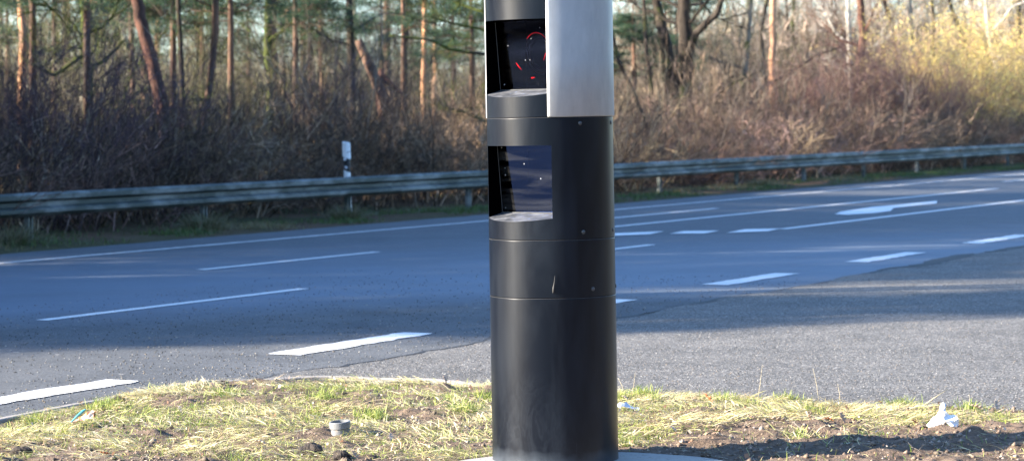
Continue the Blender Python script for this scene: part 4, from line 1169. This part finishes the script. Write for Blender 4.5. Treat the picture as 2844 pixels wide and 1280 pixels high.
# snapped trunk: short leaning stub with a torn second stem
def broken():
    g = np.random.default_rng(5); b = at(1060, -29.5); Y = b[1]
    E_ = empty('broken_tree', (b[0], b[1], 0), 'snapped red-orange trunk leaning between two dark trees', 'broken tree')
    o3 = np.array([b[0], b[1], 0]); m = MB()
    q, rr = trunk_line([px(x_, y_, Y) - o3 for x_, y_ in ((1090, 420), (1075, 300), (1030, 190), (995, 112))], np.array([17, 17, 15, 11]) * Y / FPX, g, 4, 0.01); m.tube(q, rr, 9)
    link('trunk', m.mesh('trunk', True), M['bark_pine'], E_)
    m = MB()
    q, rr = trunk_line([px(x_, y_, Y + .3) - o3 for x_, y_ in ((1075, 330), (1055, 240), (1062, 190))], np.array([20, 17, 5]) * Y / FPX, g, 4, 0.02); m.tube(q, rr, 8)
    q, rr = trunk_line([px(x_, y_, Y + .3) - o3 for x_, y_ in ((1058, 205), (1085, 235), (1125, 270))], np.array([9, 8, 3]) * Y / FPX, g, 4, 0.02); m.tube(q, rr, 8)
    link('torn_stem', m.mesh('torn_stem', True), M['bark_red'], E_)
broken()
# oak hidden behind the pillar whose mossy boughs reach left
T_('mossy_oak', -26.5, [(1500, 420), (1490, 200), (1470, 0)], 60, M['bark_moss'], 'oak hidden behind the pillar with mossy boughs reaching left', 12, 'bare', 14, nb=14, z0=0.35,
   limbs=[([(1490, 180, 0), (1350, 152, -.5), (1250, 138, -1), (1190, 110, -1.2), (1080, 100, -1.4)], 13), ([(1490, 60, 0), (1350, 85, -.3), (1260, 66, -.6), (1180, 45, -.9)], 10),
          ([(1490, 360, 0), (1345, 336, -.3), (1290, 312, -.6), (1235, 298, -.9)], 12), ([(1480, 40, 0), (1340, 35, .3), (1260, 5, .5)], 12)])
# right side
T_('twin_trunk_tree', -28.5, [(1912, 370), (1905, 200), (1898, 60), (1902, -30)], 40, M['bark_dark'], 'stout dark twin-trunked tree right of the pillar', 13, 'bare', 15, nb=16, z0=0.3,
   limbs=[([(1900, 330, .1), (1862, 200, .4), (1845, 100, .5), (1822, 0, .6), (1800, -150, .8)], 46), ([(1906, 190, 0), (1930, 95, -.3), (1985, 45, -.6), (2012, -10, -.8), (2060, -120, -1)], 26),
          ([(1880, 280, .2), (1920, 330, 0), (1960, 290, -.5), (2010, 250, -1), (2070, 215, -1.2)], 12)])
T_('bare_tree', -26.5, [(1790, 330), (1752, 240), (1716, 170)], 11, M['bark_dark'], 'thin dark tree leaning left close to the pillar', 8, 'bare', 16, nb=12, z0=0.2)
T_('bare_tree', -29, [(1812, 330), (1808, 220), (1795, 150)], 13, M['bark_dark'], 'slim dark tree between the pillar and the twin trunk', 9, 'bare', 17, nb=12, z0=0.2)
T_('bare_tree', -28, [(2056, 370), (2066, 220), (2078, 80), (2084, -20)], 19, M['bark_grey'], 'slender olive-grey tree right of the twin trunk', 12, 'bare', 18, nb=14, z0=0.2, limbs=[([(2072, 180, 0), (2052, 130, .2), (2060, 60, .3)], 10), ([(2065, 190, 0), (1990, 170, -.4), (1930, 145, -.8)], 7)])
T_('bare_tree', -31, [(2118, 330), (2122, 210), (2112, 90), (2130, 0)], 13, M['bark_dark'], 'thin dark tree touching the sunlit orange pine', 11, 'bare', 19, nb=14, z0=0.2, limbs=[([(2122, 240, 0), (2200, 200, -.3), (2265, 155, -.6), (2340, 130, -.8)], 11)])
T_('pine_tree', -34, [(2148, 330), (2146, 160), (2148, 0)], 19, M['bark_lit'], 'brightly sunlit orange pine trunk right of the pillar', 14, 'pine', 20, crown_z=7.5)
T_('birch_tree', -33, [(2362, 200), (2358, 100), (2354, 0)], 13, M['bark_pale'], 'pale birch trunk beside the dark red trunk', 11, 'bare', 21, nb=14, z0=0.2, limbs=[([(2360, 130, 0), (2320, 90, .2), (2290, 40, .3)], 9)])
T_('red_trunk_tree', -31, [(2385, 220), (2396, 100), (2390, 0)], 22, M['bark_red'], 'dark red trunk with dark branches beside the pale birch', 11, 'bare', 22, nb=16, z0=0.2, limbs=[([(2390, 130, 0), (2330, 110, .2), (2290, 70, .3)], 9), ([(2395, 110, 0), (2415, 60, -.2), (2440, 0, -.3)], 9)])
T_('bare_tree', -38, [(2490, 180), (2476, 70), (2450, -10)], 13, M['bark_dark'], 'dark bare tree leaning left above the yellow bushes', 12, 'bare', 23, nb=14, z0=0.2)
T_('bare_tree', -36, [(2535, 180), (2530, 80), (2525, 0)], 14, M['bark_grey'], 'olive-grey bare tree upright above the yellow bushes', 12, 'bare', 24, nb=16, z0=0.2)
T_('bare_tree', -37, [(2590, 170), (2592, 60), (2588, 0)], 10, M['bark_dark'], 'slight dark tree right of the olive-grey one', 11, 'bare', 25, nb=14, z0=0.2)
T_('bare_tree', -35, [(2690, 150), (2660, 70), (2635, 0)], 11, M['bark_dark'], 'dark tree slanting left before the pale forked tree', 11, 'bare', 26, nb=14, z0=0.2)
T_('pale_forked_tree', -30, [(2765, 180), (2745, 90), (2738, 20)], 12, M['bark_pale'], 'white-grey forked tree at the upper right', 9, 'bare', 27, nb=12, z0=0.3, limbs=[([(2750, 95, 0), (2790, 50, -.2), (2812, 20, -.3), (2860, 0, -.4)], 10)])
# oak that kept its brown leaves
E_ = tree('oak_tree', -34, [(2835, 200), (2830, 100), (2828, 0)], 14, M['bark_dark'], 'small oak still carrying rust-brown leaves at the top right corner', 8, 'bare', 28, nb=14, z0=0.3)
g = np.random.default_rng(9); C_ = np.stack([g.normal(size=900) * 0.9, g.normal(size=900) * 0.9, g.uniform(2.8, 6, 900)], 1)
V, Fc = leaf_geo(C_, 0.10, 0.07, g); link('leaves', np_mesh('leaves', V, Fc, 4, False, np.repeat(pal(900, [(0.40, 0.20, 0.08), (0.30, 0.16, 0.08)], g), 4, axis=0)), M['leafcol'], E_)

# low evergreen growth: needle crowns hanging into view
def young_pine(xp, n_, zc, sc, label, seed):
    zc, sc = zc - 0.5, sc * 1.05
    b = at(xp, n_); E_ = empty('young_pine', (b[0], b[1], 0), label, 'pine'); m = MB()
    m.tube([(0, 0, -.05), (0.03, 0, zc), (0, 0.05, zc + 3.5 * sc)], [0.09, 0.07, 0.02], 8); link('trunk', m.mesh('trunk', True), M['bark_pine'], E_)
    for me, nm in zip(CROWNS[seed % 3], ('boughs', 'crown')):
        o = link(nm, me, None, E_, loc=(0, 0, zc)); o.rotation_euler = (0, 0, seed * 0.9); o.scale = (sc, sc, sc * 0.6)
for xp, n_, zc, sc, lb, sd in ((150, -42, 3.8, 0.8, 'young pine with green boughs behind the leftmost trunks', 1), (330, -47, 4.2, 0.8, 'young pine behind the big leaning pine', 2),
                               (560, -44, 4.0, 0.9, 'young pine whose boughs hang over the bent orange pine', 3), (690, -50, 4.3, 0.8, 'young pine with thin boughs left of the mossy trunk', 4),
                               (860, -43, 4.1, 0.7, 'young pine above the white marker post', 5), (1060, -47, 4.2, 0.8, 'young pine above the snapped trunk', 6),
                               (1260, -40, 3.6, 0.75, 'young pine whose boughs show left of the pillar top', 7), (1760, -30, 3.2, 0.55, 'young dark green pine right against the pillar top', 8),
                               (1850, -34, 3.6, 0.6, 'young pine behind the twin trunk', 9), (20, -50, 4.2, 0.9, 'young pine at the left edge far back', 10),
                               (240, -32, 4.6, 0.7, 'dark young pine close behind the mossy trunk on the left', 12), (640, -34, 4.4, 0.75, 'dark young pine right of the bent orange pine', 13),
                               (480, -36, 4.5, 0.7, 'dark young pine between the leaning pine and the bent one', 14), (820, -35, 4.4, 0.7, 'dark young pine right of the yellow-green mossy trunk', 15),
                               (1120, -36, 4.3, 0.7, 'dark young pine over the snapped trunk and its dark neighbour', 16), (90, -34, 4.7, 0.7, 'dark young pine near the pale pine at the far left', 17),
                               (1310, -33, 3.8, 0.6, 'dark young pine against the left side of the pillar top', 18), (1880, -44, 4.6, 0.8, 'young pine far behind the twin trunk', 19), (2240, -60, 5.2, 0.7, 'young pine far back right of the orange pine', 11)):
    young_pine(xp, n_, zc, sc, lb, sd)

# filler trees: four meshes, many copies
FT = []
gF = np.random.default_rng(303)
for k in range(4):
    H = [12, 10, 13, 9][k]; m = MB(); ax = np.array([[0, 0, -.05], [0.1, 0.05, H * .3], [-.1, .1, H * .6], [0.05, 0, H]])
    q, rr = trunk_line(ax, [0.15, 0.12, 0.08, 0.015], gF, 4, 0.03); m.tube(q, rr, 8)
    S = bare_crown(gF, H, 20, 0.035, axis=q, z0=0.12, L=0.28, kids=((7, 0.5, 0.6, 0.5), (5, 0.5, 0.6, 0.55)))
    V, Fc = seg_geo(S[0], S[1], np.maximum(S[2], 0.005), np.maximum(S[3], 0.004), 3)
    FT.append((m.mesh('trunk', True), np_mesh('crown', V, Fc, 4)))
fm = [M['bark_dark'], M['bark_grey'], M['bark_moss'], M['bark_grey']]
for (a_, b_), mt in zip(FT, fm): a_.materials.append(mt); b_.materials.append(mt)
def filler(x, y, k, sc, rot, label, group):
    E_ = empty('bare_tree', (x, y, 0), label, 'tree', group); E_.rotation_euler = (0, 0, rot); E_.scale = (sc, sc, sc)
    link('trunk', FT[k][0], None, E_); link('crown', FT[k][1], None, E_)
cnt = 0
while cnt < 85:
    s_, n_ = gF.uniform(15, 190), -gF.uniform(34, 120); p = rd(s_, n_)
    if p[1] < 10 or abs(p[0] / p[1]) > 0.235: continue
    if p[0] / p[1] > 0.04 and n_ > -52 and gF.uniform() < 0.7: continue
    filler(p[0], p[1], gF.integers(0, 4), gF.uniform(0.7, 1.1), gF.uniform(0, 6.28), 'bare slender tree standing in the depth of the wood', 'bare trees in the depth of the wood'); cnt += 1
# pines of the wood, left of the picture too: they cast the shade on the road
cp = 0; pineT = MB(); q, rr = trunk_line([[0, 0, -.05], [0.1, 0, 5], [0, .1, 9], [0, 0, 15]], [0.2, 0.17, 0.12, 0.02], gF, 4, 0.02); pineT.tube(q, rr, 10)
pineM = pineT.mesh('trunk', True); pineM.materials.append(M['bark_pine'])
def pine(x, y, k, sc, rot, cz):
    E_ = empty('pine_tree', (x, y, 0), 'tall pine with a brown trunk, in the wood or added unseen to darken reflections', 'tree', 'pines of the wood and added unseen pines'); E_.rotation_euler = (0, 0, rot); E_.scale = (sc, sc, sc)
    link('trunk', pineM, None, E_)
    for me, nm in zip(CROWNS[k], ('boughs', 'crown')):
        o = link(nm, me, None, E_, loc=(0, 0, cz)); o.scale = (1, 1, 1.1)
for _ in range(700):
    s_, n_ = gF.uniform(5.5, 44), -gF.uniform(23.5, 60); p = rd(s_, n_)
    if -0.215 < p[0] / max(p[1], .1) < 0.3 and p[1] > 0: continue
    if -sin(SUN_AZ) * p[0] + cos(SUN_AZ) * p[1] < 19.8: continue
    if -sin(SUN_AZ) * p[0] + cos(SUN_AZ) * p[1] > 50: continue
    pine(p[0], p[1], gF.integers(0, 3), gF.uniform(0.8, 1.1), gF.uniform(0, 6.28), gF.uniform(2.5, 6.0)); cp += 1
    if cp >= 85: break
cp = 0
for _ in range(400):
    s_, n_ = gF.uniform(20, 110), -gF.uniform(42, 95); p = rd(s_, n_); t = p[0] / p[1]
    if not (-0.23 < t < 0.03): continue
    pine(p[0], p[1], gF.integers(0, 3), gF.uniform(0.8, 1.1), gF.uniform(0, 6.28), gF.uniform(4.5, 7.5)); cp += 1
    if cp >= 10: break

cp = 0  # unseen pines added right and behind the camera to darken the pillar's reflections
while cp < 110:
    x_, y_ = gF.uniform(4, 45), gF.uniform(-40, 46)
    if x_ < 0.29 * y_ + 8 or (y_ < 4 and x_ < 10 - 0.3 * y_ and y_ > -14): continue
    pine(x_, y_, gF.integers(0, 3), gF.uniform(0.7, 1.1), gF.uniform(0, 6.28), gF.uniform(1.0, 3.5)); cp += 1
for k in range(64):
    a_ = 17.5 + 1.35 * (k % 34); m_ = 20.3 + (k % 3) * 1.3 + (4.0 if k > 33 else 0) + gF.uniform(-.3, .3)
    x_, y_ = -a_ * cos(SUN_AZ) - m_ * sin(SUN_AZ), -a_ * sin(SUN_AZ) + m_ * cos(SUN_AZ)
    if to_rd((x_, y_))[1] > -23.2: continue
    pine(x_, y_, k % 3, gF.uniform(0.8, 1.0), gF.uniform(0, 6.28), gF.uniform(1.2, 4.5))
# far edge of the wood: brush closing the view, painted sunlit right, shaded left
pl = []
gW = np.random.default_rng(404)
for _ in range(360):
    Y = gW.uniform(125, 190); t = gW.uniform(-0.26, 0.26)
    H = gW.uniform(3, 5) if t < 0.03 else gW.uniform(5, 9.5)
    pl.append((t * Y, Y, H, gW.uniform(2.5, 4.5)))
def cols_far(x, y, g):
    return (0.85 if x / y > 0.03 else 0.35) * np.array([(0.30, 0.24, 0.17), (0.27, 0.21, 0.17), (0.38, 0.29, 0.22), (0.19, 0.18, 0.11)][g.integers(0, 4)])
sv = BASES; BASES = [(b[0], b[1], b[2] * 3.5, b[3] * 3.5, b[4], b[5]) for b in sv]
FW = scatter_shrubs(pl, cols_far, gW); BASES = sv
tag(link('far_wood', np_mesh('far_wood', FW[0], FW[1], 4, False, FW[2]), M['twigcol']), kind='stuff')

# ------------------------------------------------------------------ litter, leaves, stalks on the verge
def hv(p): return float(h_verge(np.array(p[0]), np.array(p[1])))
def crumple(nx, ny, sx, sy, f, amp, seed):
    g = np.random.default_rng(seed); V = []
    for j in range(ny + 1):
        for i in range(nx + 1):
            u, v = i / nx - .5, j / ny - .5
            x_, y_, z_ = f(u, v); V.append((x_ * sx + g.normal() * amp, y_ * sy + g.normal() * amp, z_ + g.normal() * amp))
    Fc = [(j * (nx + 1) + i, j * (nx + 1) + i + 1, (j + 1) * (nx + 1) + i + 1, (j + 1) * (nx + 1) + i) for j in range(ny) for i in range(nx)]
    return V, Fc
def sol(o, t=0.0012):
    md = o.modifiers.new('s', 'SOLIDIFY'); md.thickness = t; return o
p = gp(2625, 1178, 0.04)
E_ = empty('crumpled_paper', (p[0], p[1], hv(p)), 'crumpled white sheet of paper in the grass on the right', 'litter')
PSC = 1.08
V = [(-0.095, -0.02, 0.0), (-0.04, 0.0, 0.055), (-0.008, 0.0, 0.118), (0.010, 0.02, 0.098), (0.022, 0.01, 0.055), (0.055, -0.01, 0.050), (0.062, -0.02, 0.018), (0.03, -0.045, -0.005), (-0.01, -0.035, 0.03), (-0.045, -0.04, 0.006), (-0.01, -0.02, 0.07), (0.035, -0.03, 0.03)]
Fc = [(0, 9, 1), (9, 8, 1), (1, 8, 10), (1, 10, 2), (2, 10, 3), (10, 4, 3), (10, 8, 4), (4, 8, 11), (8, 7, 11), (4, 11, 5), (5, 11, 6), (11, 7, 6)]
def tri_sub(V, T, amp, g):
    V = [np.array(v, float) for v in V]; mid = {}; out = []
    def m_(a, b):
        k = (min(a, b), max(a, b))
        if k not in mid: mid[k] = len(V); V.append((V[a] + V[b]) / 2 + g.normal(size=3) * amp)
        return mid[k]
    for a, b, c in T:
        ab, bc, ca = m_(a, b), m_(b, c), m_(c, a); out += [(a, ab, ca), (ab, b, bc), (ca, bc, c), (ab, bc, ca)]
    return V, out
V = np.array(V) * PSC
for am in (0.0055, 0.003): V, Fc = tri_sub(V, Fc, am, np.random.default_rng(3))
sol(link('sheet', py_mesh('sheet', V, Fc), M['paper'], E_))
m = MB(); pts = [(-0.030, -0.018, 0.050), (-0.022, -0.018, 0.060), (-0.024, -0.018, 0.068), (-0.014, -0.016, 0.075), (-0.010, -0.016, 0.085)]
m.tube([(np.array(q) + (0, -0.008, 0)) * PSC for q in pts], [0.0016] * 5, 5); link('ink_mark', m.mesh('ink_mark'), M['ink'], E_)
p = gp(1745, 1140, 0.05)
E_ = empty('foil_scrap', (p[0], p[1], hv(p) + 0.004), 'grey-white foil scrap on the grass touching the pillar outline', 'litter')
V, Fc = crumple(5, 3, 0.12, 0.09, lambda u, v: (u, v, 0.02 + 0.03 * math.exp(-((u + .2) * 4) ** 2) - 0.02 * abs(v)), 0.006, 3); sol(link('foil', py_mesh('foil', V, Fc), M['foil'], E_))
V, Fc = crumple(3, 2, 0.045, 0.05, lambda u, v: (u - .9, v, 0.045 - 0.02 * abs(v)), 0.004, 4); sol(link('white_piece', py_mesh('white_piece', V, Fc), M['paper'], E_))
p = gp(232, 1186, 0.04)
E_ = empty('candy_wrapper', (p[0], p[1], hv(p)), 'torn orange and teal wrapper in the grass at the left', 'litter')
V, Fc = crumple(6, 4, 0.12, 0.07, lambda u, v: (u, v, 0.03 + 0.07 * (u + .5) * (1 - abs(v)) - 0.05 * max(0, u - .3)), 0.005, 5); sol(link('orange_piece', py_mesh('orange_piece', V, Fc), M['wrap'], E_))
m = MB(); m.tube([(-0.065, 0.0, 0.03), (-0.035, 0.01, 0.06), (-0.005, 0.015, 0.085), (0.01, 0.015, 0.095)], [0.004, 0.008, 0.008, 0.004], 6); link('teal_edge', m.mesh('teal_edge'), M['teal'], E_)
# grey pipe
p = gp(946, 1199, 0.04)
E_ = empty('plastic_pipe', (p[0], p[1], hv(p)), 'short grey plastic pipe end sticking out of the grass', 'pipe')
m = MB(); K = 40; V = []
for r_, z_ in ((0.048, -0.05), (0.048, 0.028), (0.054, 0.032), (0.055, 0.062), (0.053, 0.065), (0.046, 0.065), (0.045, -0.05)):
    V += [(r_ * cos(2 * pi * k / K), r_ * sin(2 * pi * k / K), z_) for k in range(K)]
m.add(V, [(j * K + k, j * K + (k + 1) % K, (j + 1) * K + (k + 1) % K, (j + 1) * K + k) for j in range(6) for k in range(K)])
o = link('socket', m.mesh('socket', False), M['pvc'], E_); o.rotation_euler = (R(3), R(-4), 0)
m = MB(); V = [(0.045 * cos(2 * pi * k / K), 0.045 * sin(2 * pi * k / K), 0.03) for k in range(K)]; m.add(V, [tuple(range(K))]); link('soil_plug', m.mesh('soil_plug'), M['soil'], E_)

def clod(xp, yp, sz, label, seed, mat='soil'):
    g = np.random.default_rng(seed); p = gp(xp, yp, 0.03); m = MB(); nu, nv = 16, 10; V = []
    for j in range(nv + 1):
        for i in range(nu):
            th, ph = pi * j / nv, 2 * pi * i / nu
            d = np.array([sin(th) * cos(ph), sin(th) * sin(ph), cos(th)])
            r_ = 1 + 0.45 * (float(vnoise(d[0] * 2.3 + seed, d[1] * 2.3 + d[2] * 1.7, seed)) - .5) + 0.3 * (float(vnoise(d[0] * 6, d[1] * 6 + d[2] * 5, seed + 1)) - .5)
            V.append(d * r_ * np.array([sz, sz * .8, sz * .62]))
    m.add(V, [(j * nu + i, j * nu + (i + 1) % nu, (j + 1) * nu + (i + 1) % nu, (j + 1) * nu + i) for j in range(nv) for i in range(nu)])
    o = link('soil_clod', m.mesh('soil_clod', False), M[mat], loc=(p[0], p[1], hv(p) + sz * .25)); tag(o, label, 'soil clod', 'clods of dark soil on the verge')
a = Mat('turf_clod'); c = a.co(); a.base(a.mix(a.noise(c, 60, 5), (0.012, 0.010, 0.009), (0.06, 0.045, 0.035))); a.set(rough=0.95); a.bump(a.noise(c, 90, 4), 0.8, 0.01); M['turf'] = a.m
clod(862, 1262, 0.062, 'large dark clod of earth below the grey pipe', 3, 'turf'); clod(948, 1277, 0.045, 'dark clod at the bottom edge right of the large clod', 4, 'turf')
clod(60, 1262, 0.05, 'dark clod in the lower left corner', 5, 'turf'); clod(620, 1078, 0.04, 'dark clod by the kerb left of centre', 6, 'turf')
clod(1960, 1262, 0.024, 'small brown clod at the right rim of the concrete pad', 7); clod(955, 1108, 0.035, 'dark clod near the kerb above the grey pipe', 8, 'turf')
clod(2560, 1190, 0.03, 'brown clod below the white paper', 9); clod(330, 1120, 0.035, 'dark clod by the kerb above the torn wrapper', 10, 'turf')

def leaf(xp, yp, sz, mat, label, tilt, rot, seed, lobes=4):
    g = np.random.default_rng(seed); pts = []
    n = lobes * 4
    for side in (1, -1):
        rng_ = range(n + 1) if side == 1 else range(n, -1, -1)
        for i in rng_:
            t = i / n; wd = 0.30 * sin(pi * min(1, t * 1.05 + .05)) ** .7 * (0.62 + 0.38 * cos(t * lobes * 2 * pi))
            pts.append((side * wd * sz, (t - .5) * sz))
    V = []; m = MB(); half = n + 1
    for i in range(half):
        t = i / n; l = pts[2 * half - 1 - i]; r_ = pts[i]; c = (0, (t - .5) * sz)
        zz = 0.10 * sz * sin(t * 3.1 + seed)
        curl = 0.8
        V += [(l[0], l[1], zz + abs(l[0]) * curl), (c[0], c[1], zz), (r_[0], r_[1], zz + abs(r_[0]) * curl * .7)]
    Fc = []
    for i in range(half - 1):
        Fc += [(3 * i, 3 * i + 1, 3 * i + 4, 3 * i + 3), (3 * i + 1, 3 * i + 2, 3 * i + 5, 3 * i + 4)]
    m.add(V, Fc); p = gp(xp, yp, 0.05)
    o = link('dry_leaf', m.mesh('dry_leaf', True), M[mat], loc=(p[0], p[1], hv(p) + 0.022 + sz * .12)); o.rotation_euler = (tilt, 0.25 * sin(seed), rot)
    sol(o, 0.0008); tag(o, label, 'leaf', 'dry leaves lying on the verge')
LV = [(1965, 1122, .10, 'leaf_rust', 'upright rust-brown oak leaf at the grass edge right of the pillar', 1.1, 1.3), (2160, 1178, .10, 'leaf_pale', 'large pale tan leaf below the long straw on the right', .5, 1.8),
      (2085, 1172, .06, 'leaf_tan', 'small brown leaf left of the large pale leaf', .3, .6), (2245, 1165, .07, 'leaf_pale', 'pale curled leaf just right of the large pale leaf', .6, 2.5),
      (2338, 1160, .07, 'leaf_tan', 'tan leaf standing in the grass left of the white paper', .9, .4), (2365, 1165, .06, 'leaf_tan', 'tan leaf close beside another, left of the white paper', .8, 2.2),
      (2300, 1182, .06, 'leaf_rust', 'orange-brown leaf low in the grass left of the paper', .3, 1.2), (2710, 1135, .08, 'leaf_pale', 'pinkish leaf right of the white paper', .6, 1.7),
      (2768, 1128, .08, 'leaf_pale', 'upright pale pink leaf near the right edge', 1.2, .3), (1990, 1210, .06, 'leaf_tan', 'thin tan leaf on bare soil right of the pad', .1, 1.6),
      (1868, 1195, .05, 'leaf_pale', 'whitish leaf scrap between soil and grass right of the pillar', .4, .9), (1735, 1118, .05, 'leaf_pale', 'light leaf touching the pillar outline above the foil scrap', .5, 1.1),
      (1235, 1072, .06, 'leaf_tan', 'pinkish leaf at the kerb left of the pillar', .8, .5), (1330, 1158, .05, 'leaf_pale', 'pale round leaf just left of the pillar', .7, .8),
      (1085, 1212, .06, 'leaf_pale', 'pale grey leaf right of the grey pipe', .9, .2), (1170, 1235, .06, 'leaf_tan', 'brown leaf between grey pipe and concrete pad', .2, 1.9),
      (985, 1275, .06, 'leaf_tan', 'tan leaf at the bottom edge left of the pad', .6, .7), (500, 1145, .05, 'leaf_pale', 'pale leaf scrap in the middle of the left grass', .8, .3),
      (720, 1238, .07, 'leaf_pale', 'grey-tan leaf above and left of the large dark clod', .3, 1.4), (740, 1140, .05, 'leaf_tan', 'small tan leaf left of and above the grey pipe', .4, 2.4),
      (140, 1228, .06, 'leaf_pale', 'grey-white leaf in the lower left grass', .4, 1.1), (290, 1265, .06, 'leaf_rust', 'reddish leaf at the bottom left edge', .2, 1.5),
      (2540, 1170, .05, 'leaf_rust', 'brown leaf on the soil just left of the white paper', .3, .8), (1690 + 220, 1142, .04, 'leaf_rust', 'dark brown leaf between the red scrap and the oak leaf', .3, .8),
      (590, 1085, .05, 'leaf_tan', 'tan leaf on dark soil by the kerb left of centre', .4, .2)]
for i, (x_, y_, sz, mt, lb, ti, ro) in enumerate(LV): leaf(x_, y_, sz, mt, lb, ti, ro, i + 1)
p = gp(1890, 1160, 0.05); m = MB(); V, Fc = crumple(3, 2, 0.022, 0.018, lambda u, v: (u, v, 0.008 * (1 - u * u * 4)), 0.002, 8)
o = sol(link('red_scrap', py_mesh('red_scrap', V, Fc), M['scrap'], loc=(p[0], p[1], hv(p) + 0.02))); tag(o, 'tiny red plastic scrap in the grass right of the pillar', 'litter')

def stalk(x0, y0, x1, y1, w_, mat, label, lift=0.03, cat='stalk', group=None, name='dry_stalk', forks=0):
    b = gp(x0, y0, 0.04); t = px(x1, y1, b[1] + 0.02); m = MB()
    b[2] = hv(b) - 0.005; mid = (b + t) / 2 + np.array([0.004, 0.0, 0.004])
    m.tube([b, mid, t], [w_, w_ * .8, w_ * .35], 5)
    for k in range(forks):
        q = b + (t - b) * (0.4 + .25 * k); e = q + np.array([(-1) ** k * 0.03, 0.01, 0.03]); m.tube([q, e], [w_ * .6, w_ * .3], 5)
    o3 = b.copy(); m.V = [tuple(np.array(v) - o3) for v in m.V]
    o = link(name, m.mesh(name, True), M[mat], loc=tuple(o3)); tag(o, label, cat, group)
for a_ in ((1752, 1115, 1764, 1034, 'upright dry stalk nearest the right side of the pillar'), (2102, 1112, 2117, 1012, 'tallest upright dry stalk right of the oak leaf'),
           (2334, 1120, 2326, 1064, 'short pale upright stalk against the asphalt on the right'), (2275, 1105, 2258, 1022, 'thin bent stalk between the tallest and the short pale one'),
           (1738, 1088, 1716, 1048, 'thin stalk slanting out from behind the pillar'), (1925, 1130, 1914, 1085, 'grey-brown stalk left of the oak leaf'),
           (2690, 1130, 2692, 1092, 'thin pale stalk right of the white paper'), (500, 1118, 503, 1098, 'short stalk by the kerb at the left')):
    stalk(*a_[:4], 0.0014, 'straw', a_[4], group='upright dry stalks at the verge edge')
stalk(2550, 1124, 2632, 1080, 0.0035, 'straw', 'long thick straw slanting up left of the white paper')
for a_ in ((2518, 1255, 2520, 1204, 'straight grey twig standing in the shadow on the right'), (2568, 1246, 2568, 1212, 'second grey twig right of the straight one'),
           (2614, 1250, 2626, 1215, 'grey twig slanting right in the shadow'), (2622, 1252, 2640, 1224, 'steeply slanting pale twig in the shadow'),
           (2646, 1252, 2660, 1230, 'small slanting twig right of the pale one'), (2640, 1280, 2605, 1250, 'thick pale twig at the bottom edge'),
           (2670, 1185, 2688, 1145, 'dark forked twig below and right of the paper'), (2780, 1236, 2758, 1200, 'bent brown root end near the right edge'),
           (2562, 1262, 2530, 1240, 'low forked twig lying between the standing ones'), (1858, 1190, 1853, 1160, 'short twig above the soil right of the pillar')):
    stalk(*a_[:4], 0.0016, 'drytwig', a_[4], name='dry_twig', cat='twig', group='small twigs standing in the soil', forks=2 if 'fork' in a_[4] else 0)
